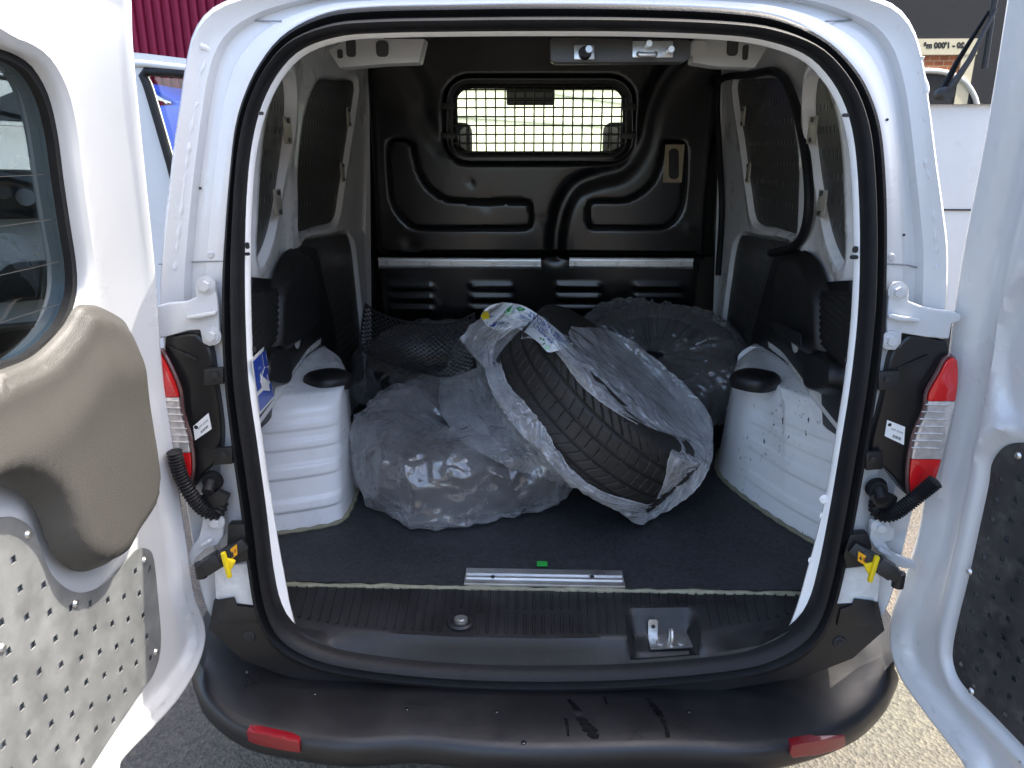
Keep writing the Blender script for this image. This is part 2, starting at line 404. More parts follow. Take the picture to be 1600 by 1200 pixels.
SEAL_IN = px_loop([(850, 47), (1000, 48), (1130, 53), (1200, 62), (1262, 84), (1300, 120), (1325, 165), (1339, 220), (1346, 300), (1348, 400), (1344, 500), (1333, 600),
    (1317, 700), (1300, 800), (1282, 890), (1266, 945), (1240, 980), (1190, 1008), (1130, 1022), (1000, 1034), (850, 1038), (700, 1034), (580, 1022), (505, 1006), (458, 980),
    (436, 945), (424, 890), (413, 800), (399, 700), (385, 600), (380, 500), (379, 400), (382, 300), (390, 225), (405, 165), (432, 112), (470, 75), (530, 55), (600, 50), (700, 48)])
BODY = px_loop([(850, -32), (1150, -30), (1290, -22), (1360, -6), (1405, 12), (1432, 45), (1447, 95), (1458, 170), (1468, 250), (1479, 330), (1486, 400), (1482, 500),
    (1470, 610), (1444, 740), (1418, 850), (1398, 930), (1376, 975), (1318, 1026), (1245, 1054), (1150, 1070), (1000, 1082), (850, 1087), (700, 1082), (560, 1070), (465, 1054), (392, 1028), (332, 975), (312, 930), (297, 850),
    (280, 740), (262, 620), (250, 520), (246, 450), (250, 390), (258, 310), (266, 240), (276, 170), (286, 100), (299, 50), (326, 16), (372, -4), (440, -18), (560, -28)])
ANG = SEAL_OUT[2]
so_px, si_px, bo_px = sample(SEAL_OUT, ANG), sample(SEAL_IN, ANG), sample(BODY, ANG)
def rear_loop(pxs, off=0.0):
    return [rear(p[0], p[1]) + Vector((0, off, 0)) for p in pxs]
S_OUT, S_IN, B_OUT = rear_loop(so_px), rear_loop(si_px), rear_loop(bo_px)
def mixl(A, B, t): return [a.lerp(b, t) for a, b in zip(A, B)]
def offl(A, dy, grow=0.0, c=Vector((0, 0, 1.1))):
    return [Vector((p.x + (p.x - c.x) * grow, p.y + dy, p.z + (p.z - c.z) * grow)) for p in A]

# door jamb: painted steel between the rubber seal and the outer edge of the body
jl = [offl(S_OUT, 0.006, -0.02), offl(S_OUT, 0.004), offl(mixl(S_OUT, B_OUT, 0.10), 0.004), offl(mixl(S_OUT, B_OUT, 0.2), 0.010), offl(mixl(S_OUT, B_OUT, 0.34), 0.014), offl(mixl(S_OUT, B_OUT, 0.40), 0.030),
      offl(mixl(S_OUT, B_OUT, 0.62), 0.036), offl(mixl(S_OUT, B_OUT, 0.68), 0.020), offl(mixl(S_OUT, B_OUT, 0.86), 0.014), offl(mixl(S_OUT, B_OUT, 0.96), 0.006), offl(B_OUT, 0.010),
      offl(B_OUT, 0.03, 0.012), offl(B_OUT, 0.10, 0.03), offl(B_OUT, 0.25, 0.055)]
jamb = vp(loft('rear_body_frame', jl, WHITE, van, sharp=32))
# seam sealer, panel joints, weld dimples and round pressings on the jamb
def jp(px, py, off=0.0):                     # a point on the jamb's pressed surface
    a = math.atan2(py - CPX[1], px - CPX[0]); r = math.hypot(px - CPX[0], py - CPX[1])
    r0 = math.hypot(*(sample(SEAL_OUT, np.array([a]))[0] - np.array(CPX))); r1 = math.hypot(*(sample(BODY, np.array([a]))[0] - np.array(CPX)))
    f = (r - r0) / max(1.0, r1 - r0)
    o = float(np.interp(f, [0, 0.1, 0.2, 0.34, 0.40, 0.62, 0.68, 0.86, 0.96, 1.0], [0.004, 0.004, 0.010, 0.014, 0.030, 0.036, 0.020, 0.014, 0.006, 0.010]))
    return rear(px, py, o + off)
for pts in ([(1440, 88), (1436, 110), (1446, 130), (1444, 155), (1437, 175), (1446, 190), (1450, 230), (1446, 260), (1456, 290), (1458, 330), (1462, 380), (1464, 420)],
            [(318, 50), (314, 70), (326, 80), (318, 105), (309, 130), (314, 150), (305, 170), (300, 200), (293, 250), (286, 310), (278, 380), (274, 420)]):
    C_ = catmull(pts, 90); vp(tube('seam_sealer', [jp(x + 1.2 * noise.noise(Vector((i * 0.4, 0, 2))), y, 0.002) for i, (x, y) in enumerate(C_)], 0.004, WHITE, van, 8, False, lambda i: 0.0055 + 0.0030 * noise.noise(Vector((i * 0.23, 4, 1)))))
for pts in ([(248, 413), (275, 410), (300, 409), (352, 408)], [(1381, 412), (1415, 414), (1432, 418), (1448, 424)], [(372, 24), (400, 32), (440, 33)], [(1290, 33), (1330, 31), (1366, 24)]):
    vp(tube('panel_joint', [jp(x, y, 0.0005) for x, y in catmull(pts, 24)], 0.0014, mat('joint_grey', (0.22, 0.23, 0.25), 0.6), van, 6))  # thin grey line marking each panel joint
for (x, y) in ((330, 86), (322, 125), (316, 156), (1434, 275), (1440, 340), (1392, 402), (330, 398)):
    c = jp(x, y, 0.001); vp(cyl('weld_dimple', c, c + Vector((0, -0.003, 0)), 0.008, WHITE, van, r2=0.005, seg=16))
for (x, y) in ((309, 255), (313, 294), (306, 300), (1386, 187), (1412, 367), (1427, 278)):
    c = jp(x, y, 0.001); vp(cyl('drain_hole', c + Vector((0, 0.0, 0)), c + Vector((0, -0.0015, 0)), 0.0024, INK, van, seg=10))
# body sides and roof running forward to the cab
def grown(p, y, kx, top):
    x = max(-0.86, min(0.86, p.x * kx)); z = p.z
    if p.z > 1.5: z = 1.5 + (p.z - 1.5) * top
    return Vector((x, y, max(0.30, z if p.z > 0.6 else 0.30 + (p.z - 0.43) * 1.2)))
side = [offl(B_OUT, 0.25, 0.055)] + [[grown(p, y, k, t) for p in offl(B_OUT, 0.0)] for (y, k, t) in ((0.55, 1.13, 1.30), (0.9, 1.18, 1.55), (1.4, 1.2, 1.65), (1.78, 1.2, 1.68))]
shell = vp(loft('body_side_shell', side, WHITE, van, sharp=40))

# rubber seal: two rolled lips lofted round the opening
fr = [(0.0, 0.0), (0.03, -0.014), (0.12, -0.022), (0.26, -0.023), (0.38, -0.012), (0.44, -0.007), (0.50, -0.010), (0.58, -0.024), (0.72, -0.033), (0.88, -0.028), (0.97, -0.012), (1.0, 0.012)]
seal = vp(loft('door_seal', [offl(mixl(S_OUT, S_IN, f), d) for f, d in fr], RUBBER, van, sharp=50))

# inner flange of the opening (white strip inside the seal), then back to the side walls
def sink(L, k):                              # keep the flange under the sill trim along the bottom
    return [Vector((p.x, p.y, p.z - k * float(1 - sstep(p.z, 0.52, 0.70)))) for p in L]
P1 = sink([p + Vector((-math.copysign(0.010, p.x) * float(1 - sstep(p.z, 0.62, 0.9)), 0, 0)) for p in offl(S_IN, 0.024, -0.010)], 0.10)
fl = [offl(S_IN, 0.012), sink(offl(S_IN, 0.015, -0.005), 0.02), P1, offl(P1, 0.006, 0.002), offl(P1, 0.03, 0.035), offl(P1, 0.09, 0.10)]
flange = vp(loft('opening_flange', fl, WHITE_IN, van, sharp=30))

# ------------------------------------------------------------------ inner side walls: X = wall(Y, Z)
WY = [0.0, 0.10, 0.20, 0.45, 0.62, 0.85, 1.9]; WX = [0.60, 0.628, 0.650, 0.676, 0.700, 0.728, 0.735]
def wall_np(y, z):
    y = np.asarray(y, float); z = np.asarray(z, float)
    return np.interp(y, WY, WX) - 0.065 * np.clip((z - 1.05) / 0.8, 0, 1.2) ** 1.4 + 0.01 * np.clip((1.0 - z) / 0.4, 0, 1) + 0.075 * np.clip((0.93 - z) / 0.06, 0, 1) * np.clip((1.1 - y) / 0.3, 0, 1)
def wall_hit(px, py, side=1, off=0.0):
    return hit(px, py, lambda p: side * p.x + off - float(wall_np(p.y, p.z)), 0.8, 4.0)
def wall_surf(side, off0, depth=None):
    def f(u, v, off):
        o = off0 + (depth(u, v) if depth is not None else 0.0) - off
        return np.stack([side * (wall_np(u, v) - o), u, v], 1)
    return f
def wall_poly(pxs, off=0.0, n=None, side=1):
    P = [wall_hit(x, y, side, off) for x, y in pxs]; Q = [(p.y, p.z) for p in P]
    return catmull(Q, n, True) if n else np.array(Q)
BULK_Y = 1.68
wall_out = [(0.13, 0.50), (1.70, 0.50), (1.70, 1.86), (0.9, 1.86), (0.5, 1.80), (0.2, 1.74), (0.13, 1.70)]
WPANEL = wall_poly([(1155, 127), (1185, 124), (1215, 124), (1236, 150), (1252, 215), (1259, 290), (1258, 340), (1250, 365), (1215, 355), (1185, 345), (1176, 300), (1165, 220), (1156, 160)], 0.0, 60)
RPANEL = wall_poly([(1283, 120), (1300, 140), (1315, 180), (1325, 240), (1329, 330), (1329, 410), (1312, 390), (1297, 340), (1285, 270), (1277, 200), (1276, 150)], 0.0, 60)
LPANEL = wall_poly([(1166, 368), (1200, 374), (1245, 386), (1240, 430), (1215, 500), (1200, 560), (1180, 600), (1128, 600), (1132, 540), (1141, 470), (1150, 405), (1158, 372)], 0.0, 60)
def ring_off(poly, d):                        # closed outline pushed outwards
    L = np.asarray(poly, float); t = np.roll(L, -1, 0) - np.roll(L, 1, 0); n = np.stack([t[:, 1], -t[:, 0]], 1); n /= np.linalg.norm(n, axis=1)[:, None] + 1e-9
    q = L + n * 0.002
    if pip(q, L).mean() > 0.5: n = -n
    r = L + n * d; return np.vstack([r, r[:1]])
def holes_in(poly, pitch_u, pitch_v, su, sv, stag=False, margin=0.02):
    lo, hi = poly.min(0), poly.max(0); H = []
    r = 0; v = lo[1] + margin
    while v < hi[1]:
        u = lo[0] + margin + (pitch_u / 2 if stag and r % 2 else 0)
        while u < hi[0]:
            q = np.array([(u - su / 2, v - sv / 2), (u + su / 2, v - sv / 2), (u + su / 2, v + sv / 2), (u - su / 2, v + sv / 2)])
            if pip(q, poly).all() and dist_poly(q, poly).min() > 0.008: H.append(q)
            u += pitch_u
        v += pitch_v; r += 1
    return H
for s in (1, -1):
    # pressed steel wall with raised pillars round the two window blanks
    def wd(u, v, s=s):
        P = np.stack([u, v], 1)
        d = np.minimum(np.where(pip(P, WPANEL), -1, 1) * dist_poly(P, WPANEL), np.where(pip(P, RPANEL), -1, 1) * dist_poly(P, RPANEL))
        dl = np.where(pip(P, LPANEL), -1, 1) * dist_poly(P, LPANEL)
        o = -0.012 + 0.030 * sstep(np.minimum(d, dl), -0.004, 0.016) - 0.010 * sstep(d, 0.035, 0.05) * (v > 1.2)
        return o + 0.014 * np.exp(-((u - 0.68) / 0.05) ** 2) * sstep(v, 0.95, 1.1)
    wl = vp(plate('inner_side_wall', wall_out, wall_surf(s, 0.0, wd), WHITE_IN, van, spacing=0.022, sharp=50, creases=[ring_off(q, d) for q in (WPANEL, RPANEL, LPANEL) for d in (-0.004, 0.003, 0.008, 0.016)] + [ring_off(WPANEL, 0.036), ring_off(RPANEL, 0.036)]))
    wp_ = vp(plate('window_blanking_plate', WPANEL, wall_surf(s, 0.002), PANEL, van, holes=holes_in(WPANEL, 0.030, 0.058, 0.0085, 0.014), spacing=0.05, thick=0.0015, smooth=False))
    rp_ = vp(plate('rear_blanking_plate', RPANEL, wall_surf(s, 0.002), PANEL, van, holes=holes_in(RPANEL, 0.036, 0.052, 0.010, 0.016), spacing=0.05, thick=0.0015, smooth=False))
    lp_ = vp(plate('lower_lining_plate', LPANEL, wall_surf(s, 0.004), PANEL, van, holes=holes_in(LPANEL, 0.032, 0.032, 0.007, 0.011, True), spacing=0.05, thick=0.0015, smooth=False))
    # zinc clips holding the plates
    for (px, py, hgt, wid) in ((1163, 182, 34, 9), (1171, 270, 34, 9), (1272, 203, 48, 13), (1287, 318, 48, 13)):
        a = wall_hit(px, py - hgt / 2, 1, 0.02); b = wall_hit(px, py + hgt / 2, 1, 0.02)
        c = wall_hit(px - wid / 2, py, 1, 0.02); d_ = wall_hit(px + wid / 2, py, 1, 0.02)
        hh = abs(a.z - b.z) * 0.9; ww = abs(c.y - d_.y) * 0.6; m_ = (a + b) / 2; xx = float(wall_np(m_.y, m_.z)) - 0.024
        clip = vp(box('plate_clip', (s * xx, m_.y, m_.z), (0.004, ww, hh), mat('zinc_clip', (0.52, 0.48, 0.40), 0.4, 0.4, var=0.1), van, bevel=0.0015))
        for k in (-1, 1):
            o = cyl('clip_screw', (s * (xx - 0.001), m_.y, m_.z + k * hh * 0.36), (s * (xx - 0.007), m_.y, m_.z + k * hh * 0.36), 0.0055, mat('dark_screw', (0.12, 0.12, 0.12), 0.35, 0.8), clip, seg=10)
    # charcoal moulded lining below
    LINE = wall_poly([(1335, 438), (1276, 442), (1266, 425), (1256, 400), (1243, 386), (1216, 392), (1200, 450), (1180, 520), (1172, 600), (1215, 612), (1258, 618), (1290, 616), (1293, 700), (1296, 800), (1330, 800), (1340, 700)], 0.01, None)
    lin = vp(plate('moulded_lining', LINE, wall_surf(s, 0.020), TRIM, van, spacing=0.04, thick=0.01))
    box1 = wall_poly([(1222, 396), (1250, 397), (1272, 440), (1278, 500), (1276, 560), (1255, 560), (1225, 540), (1190, 505), (1203, 450)], 0.05, 40)
    def bd(u, v, P0=box1):
        P = np.stack([u, v], 1); return 0.035 * sstep(dist_poly(P, P0), 0, 0.03)
    pod = vp(plate('lining_pod', box1, wall_surf(s, 0.02, bd), TRIM, van, spacing=0.012, creases=[ring_off(box1, -d) for d in (0.004, 0.009, 0.015, 0.021, 0.027, 0.031)]))
    box2 = wall_poly([(1262, 548), (1297, 560), (1296, 612), (1258, 610)], 0.05, 36)
    def bd2(u, v, P0=box2):
        P = np.stack([u, v], 1); return 0.035 * sstep(dist_poly(P, P0), 0, 0.015)
    pod2 = vp(plate('lining_pod', box2, wall_surf(s, 0.02, bd2), TRIM, van, spacing=0.01, creases=[ring_off(box2, -d) for d in (0.003, 0.006, 0.009, 0.012, 0.016)]))
    LO = wall_poly([(1258, 455), (1332, 455), (1332, 585), (1305, 567), (1256, 510)], 0.04, None)
    lf = vp(plate('louvre_frame', LO, wall_surf(s, 0.034), TRIM, van, spacing=0.03, thick=0.02))
    z0, z1 = LO[:, 1].min(), LO[:, 1].max(); y0, y1 = LO[:, 0].min(), LO[:, 0].max()
    nsl = 11
    for k in range(nsl):
        zc = z1 - 0.012 - k * (z1 - z0 - 0.02) / nsl
        ya, yb = None, None
        for yy in np.linspace(y0, y1, 60):
            if pip(np.array([(yy, zc - 0.01)]), LO)[0] and pip(np.array([(yy, zc)]), LO)[0]:
                ya = yy if ya is None else ya; yb = yy
        if ya is None or yb - ya < 0.02: continue
        pts = []
        for yy in (ya + 0.006, yb - 0.006):
            x0 = float(wall_np(yy, zc)) - 0.034
            pts.append([(s * x0, yy, zc), (s * (x0 - 0.005), yy, zc - 0.010), (s * (x0 - 0.003), yy, zc - 0.013), (s * (x0 + 0.002), yy, zc - 0.004)])
        mesh('slat', pts[0] + pts[1], [(0, 1, 5, 4), (1, 2, 6, 5), (2, 3, 7, 6), (3, 0, 4, 7), (0, 3, 2, 1), (4, 5, 6, 7)], PLASTIC, lf)
    if s == 1:      # lashing strap and the seal of the sliding side door
        a, b, c, d_ = (wall_hit(x, y, 1, 0.085) for x, y in ((1208, 500), (1252, 521), (1254, 541), (1212, 520)))
        vp(prism('lashing_strap', [a, b, c, d_], (-0.004, 0, 0), TRIM, van, 0.001))
        tp = [wall_hit(x, y, 1, 0.03) for x, y in catmull([(1122, 430), (1128, 330), (1124, 240), (1120, 160), (1126, 124), (1170, 117), (1214, 113), (1238, 150), (1257, 230), (1264, 310), (1257, 362), (1238, 386), (1205, 395)], 70)]
        vp(tube('side_door_seal', tp, 0.012, RUBBER, van, 10))

# ------------------------------------------------------------------ roof lining rails and header above the opening
def rail(s):
    L = []
    for y in np.linspace(0.12, 1.66, 24):
        xw = float(wall_np(y, 1.72)); zt = 1.70 + 0.10 * min(1, max(0, (y - 0.1) / 0.5)) + 0.09 * min(1, max(0, (y - 0.4) / 0.8))
        L.append([Vector((s * (xw + 0.01), y, zt - 0.10)), Vector((s * (xw - 0.015), y, zt - 0.06)), Vector((s * (xw - 0.05), y, zt)), Vector((s * (xw - 0.12), y, zt + 0.035)), Vector((s * (xw - 0.22), y, zt + 0.05)), Vector((0, y, zt + 0.065))])
    return vp(loft('roof_rail', L, WHITE_IN, van, closed=False, sharp=50))
rail(1); rail(-1)
for s in (1, -1):                              # roof bow brackets with slots, seen under the header
    xs = 0.18 if s == 1 else -0.20
    P = [rear(x, y, 0.16) for x, y in ([(1085, 60), (1165, 60), (1200, 74), (1180, 106), (1120, 104), (1082, 98)] if s == 1 else [(664, 60), (545, 60), (512, 78), (530, 106), (600, 100), (655, 98)])]
    br = vp(prism('roof_bow', P, (0, 0.05, 0), mat('grey_white_bow', (0.40, 0.40, 0.39), 0.4, var=0.05), van, 0.004))
    for (x, y, w_, h_) in (((1092, 77, 22, 22), (1145, 72, 16, 26), (1165, 82, 8, 20)) if s == 1 else ((597, 76, 18, 22), (548, 74, 14, 26), (531, 84, 8, 12))):
        c = rear(x, y, 0.157); k = c.y / 1150 + 1.45 / 1150
        pts = [(c.x + a * k, c.z + b * k) for a, b in rrect(0, 0, w_ * 0.9, h_ * 0.9, min(w_, h_) * 0.3)]
        prism('bow_slot', [(a, c.y, b) for a, b in pts], (0, 0.004, 0), INK if not (s == 1 and x == 1092) else MATS['grey_white_bow'], br)
HD = [rear(x, y, 0.075) for x, y in ((860, 59), (1079, 62), (1079, 90), (1070, 97), (868, 98), (860, 94))]
hd = vp(prism('latch_bracket', HD, (0, 0.045, 0), mat('dark_grey_bracket', (0.055, 0.053, 0.05), 0.45), van, 0.004))
def on_rear(px, py, off): return rear(px, py, off)
def rect_on(name, x0, y0, x1, y1, off, th, m, parent, bevel=0.002):
    P = [rear(x, y, off) for x, y in ((x0, y0), (x1, y0), (x1, y1), (x0, y1))]
    return prism(name, P, (0, th, 0), m, parent, bevel)
rect_on('buffer_plate', 897, 70, 929, 93, 0.070, 0.006, STEEL, hd)
a = rear(914, 83, 0.068); cyl('rubber_buffer', a, a + Vector((0, -0.022, 0)), 0.012, RUBBER, hd, r2=0.009); cyl('buffer_pin', a + Vector((0.004, -0.02, 0.002)), a + Vector((0.005, -0.032, 0.003)), 0.006, STEEL, hd)
rect_on('striker_plate', 988, 64, 1052, 90, 0.070, 0.006, STEEL, hd)
tube('striker_loop', [rear(998, 84, 0.068), rear(998, 84, 0.045), rear(1000, 85, 0.042), rear(1022, 86, 0.042), rear(1024, 85, 0.045), rear(1024, 84, 0.068)], 0.0045, STEEL, hd, 10)
for x, y in ((1012, 70), (1046, 79)):
    a = rear(x, y, 0.068); cyl('striker_pin', a, a + Vector((0, -0.02, 0)), 0.0065, STEEL, hd, r2=0.0055)

# ------------------------------------------------------------------ bulkhead: one pressed black panel with a window
def bk(px, py): p = at_y(px, py, BULK_Y); return (p.x, p.z)
bo = np.array([bk(*q) for q in [(548, 40), (850, 36), (1140, 40), (1136, 300), (1128, 720), (560, 720), (555, 300)]])
WIN = np.array([bk(*q) for q in [(x, y) for x, y in rrect(843, 187, 268, 106, 26, 6)]])
def dense_px(P, step=7.0):
    out = []
    for i in range(len(P)):
        a = np.array(P[i], float); b = np.array(P[(i + 1) % len(P)], float); n = max(1, int(np.linalg.norm(b - a) / step)); out += [a + (b - a) * j / n for j in range(n)]
    return out
WIN_O = np.array([bk(*q) for q in dense_px(rrect(843, 187, 292, 130, 36, 6))])
def line_px(pts, n=60, closed=False): return np.array([bk(*q) for q in catmull(pts, n, closed)])
grv_l = line_px([(610, 221), (640, 221), (648, 240), (655, 268), (672, 295), (700, 311), (740, 314), (800, 314), (826, 316), (830, 330), (829, 352), (815, 358), (760, 358), (660, 357), (632, 345), (614, 318), (608, 280), (606, 240)], 150, True)
grv_r = line_px([(1037, 224), (1050, 221), (1068, 224), (1072, 240), (1071, 290), (1064, 330), (1045, 352), (1020, 356), (960, 356), (924, 355), (919, 340), (921, 318), (935, 313), (970, 313), (1000, 302), (1022, 280), (1033, 250)], 150, True)
s_line = line_px([(1085, 60), (1060, 90), (1030, 130), (1012, 175), (1000, 225), (975, 262), (935, 275), (900, 290), (880, 320), (870, 360), (868, 395)], 80)
s_line2 = line_px([(585, 60), (596, 95), (640, 110), (660, 150), (664, 185), (690, 222)], 50)
def bdep(u, v):
    P = np.stack([u, v], 1)
    d = np.zeros(len(P))
    for g, pol in ((grv_l, True), (grv_r, True)):
        dd = dist_poly(P, g); d += 0.007 * np.exp(-(dd / 0.0055) ** 2); d -= 0.004 * (pip(P, g) * sstep(dd, 0.0, 0.012))
    dw = dist_poly(P, WIN_O); inw = pip(P, WIN_O)
    d += np.where(inw, 0.018, 0.018 * np.exp(-(dw / 0.010) ** 2))
    ds = dist_poly(P, s_line, False); d += 0.022 * np.exp(-(ds / 0.032) ** 2)
    ds = dist_poly(P, s_line2, False); d += 0.007 * np.exp(-(ds / 0.04) ** 2)
    zr0 = bk(850, 395)[1]; zr1 = bk(850, 440)[1]
    d += 0.040 * sstep(zr0 - v, 0.0, 0.02) - 0.0 * v
    edge = np.minimum(np.abs(u - bk(575, 300)[0]), np.abs(u - bk(1115, 300)[0]))
    d += 0.02 * np.exp(-(edge / 0.02) ** 2) + 0.03 * sstep(np.abs(u - 0.005), 0.655, 0.70)
    d -= 0.012 * sstep(bk(850, 118)[1] - v, -0.03, 0.03) * 0
    for (px, py, a, r) in ((735, 285, 0.004, 0.012), (760, 318, 0.003, 0.03), (850, 345, 0.003, 0.02), (1080, 355, -0.003, 0.03), (640, 380, 0.003, 0.03)):
        c = bk(px, py); d += a * np.exp(-(((u - c[0]) ** 2 + (v - c[1]) ** 2) / r ** 2))
    for row, (y, ) in enumerate(((450,), (468,), (486,))):
        for (xa, xb) in ((602, 677), (732, 803), (868, 942), (992, 1070)):
            c0 = bk(xa, y); c1 = bk(xb, y)
            d -= 0.007 * np.exp(-((v - c0[1]) / 0.010) ** 2) * sstep(u, c0[0] - 0.004, c0[0] + 0.012) * sstep(c1[0] - u, -0.004, 0.012)
    return d
def bsurf(u, v, off): return np.stack([u, BULK_Y + bdep(u, v) + off, v], 1)
bulk = vp(plate('bulkhead', bo, bsurf, BLACKPAINT, van, holes=[WIN], spacing=0.0125, sharp=60, creases=[ring_off(g, d) for g in (grv_l, grv_r) for d in (-0.009, -0.0055, -0.0028, 0.0, 0.0028, 0.0055, 0.009)] + [ring_off(WIN_O, d) for d in (-0.004, 0.0, 0.006, 0.012, 0.02)]))
xw = [np.array((p[0], p[1])) for p in WIN]
pane = plate('window_pane', WIN, lambda u, v, off: np.stack([u, np.full(len(u), BULK_Y + 0.034 + off), v], 1), CABGLASS, bulk, spacing=0.3, thick=0.004, smooth=False)
tube('window_rubber', [(p[0], BULK_Y + 0.022, p[1]) for p in WIN], 0.009, RUBBER, bulk, 8, True)
# wire grille in front of the window
gy = BULK_Y - 0.004
gl, gr_, gt, gb = bk(707, 187)[0], bk(978, 187)[0], bk(843, 135)[1], bk(843, 242)[1]
gv, gf = [], []
def add_tube(path, r, seg=6):
    v, f = tube_geo(path, r, seg); o = len(gv); gv.extend(v); gf.extend([tuple(i + o for i in q) for q in f])
for i in range(18):
    x = gl + (gr_ - gl) * (i + 0.5) / 18; e = 0.0 if 0 < i < 17 else 0.03; add_tube([(x, gy, gt - e), (x, gy, gb + e)], 0.0030)
for i in range(8):
    z = gb + (gt - gb) * (i + 0.35) / 7.7; e = 0.0 if 0 < i < 7 else 0.03; add_tube([(gl + e, gy - 0.0035, z), (gr_ - e, gy - 0.0035, z)], 0.0030)
mesh('wire_grille', gv, gf, mat('black_wire', (0.012, 0.012, 0.012), 0.4), bulk, True, 60)
gfr = [(bk(x, y)) for x, y in rrect(842, 189, 272, 110, 24, 5)]
tube('grille_frame', [(p[0], gy - 0.002, p[1]) for p in gfr], 0.0035, MATS['black_wire'], bulk, 6, True)
for (x, y) in ((700, 166), (700, 212), (982, 167), (982, 212)):
    c = bk(x, y); tb = box('grille_tab', (c[0], gy - 0.004, c[1]), (0.055, 0.004, 0.022), MATS['black_wire'], bulk, bevel=0.0015)
    cx = c[0] + (-0.015 if x < 800 else 0.015); cyl('tab_screw', (cx, gy - 0.006, c[1]), (cx, gy - 0.011, c[1]), 0.007, PLASTIC, tb, seg=10)
# lashing rails
for (xa, xb, bolts) in ((590, 845, (604, 662, 705, 771, 836)), (890, 1083, (899, 965, 1010, 1064))):
    a = bk(xa, 403); b = bk(xb, 421); cx, cz = (a[0] + b[0]) / 2, (a[1] + b[1]) / 2; L_ = abs(b[0] - a[0]); H_ = abs(a[1] - b[1])
    yb = BULK_Y + 0.02
    prof = [(-0.5, 0.0), (-0.5, -0.012), (-0.32, -0.016), (-0.2, -0.016), (-0.17, -0.006), (0.17, -0.006), (0.2, -0.016), (0.32, -0.016), (0.5, -0.012), (0.5, 0.0)]
    n = 46; loops = []
    for i in range(n + 1):
        x = cx - L_ / 2 + L_ * i / n; wob = 0.045 * math.cos(i / n * L_ / 0.05 * math.pi)
        loops.append([Vector((x, yb + d, cz + H_ * (f + (math.copysign(wob, f) if abs(f) <= 0.21 else 0)))) for f, d in prof])
    rl = loft('lashing_rail', loops, ALU, bulk, closed=False, sharp=30)
    for bx in bolts:
        q = bk(bx, 412); cyl('rail_bolt', (q[0], yb - 0.004, cz), (q[0], yb - 0.013, cz), 0.008, STEEL, rl, seg=12)
# rectangular paper gasket in the door catch recess
pp = [bk(*q) for q in ((1039, 226), (1069, 226), (1064, 285), (1035, 285))]
ph = [bk(*q) for q in rrect(1052, 256, 16, 48, 7, 4)]
sx = (pp[2][0] - pp[1][0])
plate('catch_surround', pp, lambda u, v, off: np.stack([u, np.full(len(u), BULK_Y - 0.012 + off), v], 1), mat('aged_card', (0.36, 0.29, 0.18), 0.6, var=0.2, vscale=30), bulk, holes=[ph], spacing=0.2, thick=0.003, smooth=False)

# ------------------------------------------------------------------ cargo floor
FE = at_z(850, 914, FLOOR).y
CARPET = mat('blue_black_floor_mat', (0.024, 0.0255, 0.029), 0.6, var=0.75, vscale=110, bump=0.5, bscale=220, bdist=0.004, dirt=(0.060, 0.064, 0.072), dscale=3.5, damt=0.6)
fo = [(-0.70, FE), (-0.4, FE - 0.004), (0, FE - 0.006), (0.4, FE - 0.004), (0.70, FE), (0.72, 1.70), (-0.72, 1.70)]
cfl = vp(plate('cargo_floor', fo, lambda u, v, off: np.stack([u, v, np.full(len(u), FLOOR - off)], 1), CARPET, van, spacing=0.2, thick=0.012, smooth=False))
for sgn in (0,):
    pth = [(-0.60 + 1.2 * i / 60, FE - 0.010 + 0.001 * math.sin(i * 1.7), FLOOR - 0.006 + 0.001 * math.sin(i * 2.3)) for i in range(61)]
    tube('sealant_bead', pth, 0.011, SEALANT, cfl, 8, False, lambda i: 0.0065 + 0.002 * math.sin(i * 0.9) * math.sin(i * 0.37))
a = at_z(725, 914, FLOOR); b = at_z(972, 895, FLOOR)
bm = bmesh.new(); bm_box(bm, ((a.x + b.x) / 2, (a.y + b.y) / 2 - 0.002, FLOOR + 0.004), (b.x - a.x, b.y - a.y + 0.004, 0.006), None, 0.002)
for k in (0.3, 0.6): bm_box(bm, ((a.x + b.x) / 2, a.y + (b.y - a.y) * k, FLOOR + 0.0085), (b.x - a.x - 0.006, 0.006, 0.004), None, 0.001)
thr = bmobj('threshold_strip', bm, ALU, cfl)
for x in (770, 925):
    c = at_z(x, 902, FLOOR + 0.01); cyl('strip_screw', c, c + Vector((0, 0, 0.0030)), 0.005, INK, thr, seg=10)
gt_ = at_z(847, 884, FLOOR)
gtag = tag(box('green_tag', (gt_.x, gt_.y, FLOOR + 0.0055), (0.025, 0.019, 0.004), mat('green_tape', (0.02, 0.36, 0.05), 0.5), None, bevel=0.001), 'tiny bright green tag lying on the cargo floor behind the metal strip', 'tag')

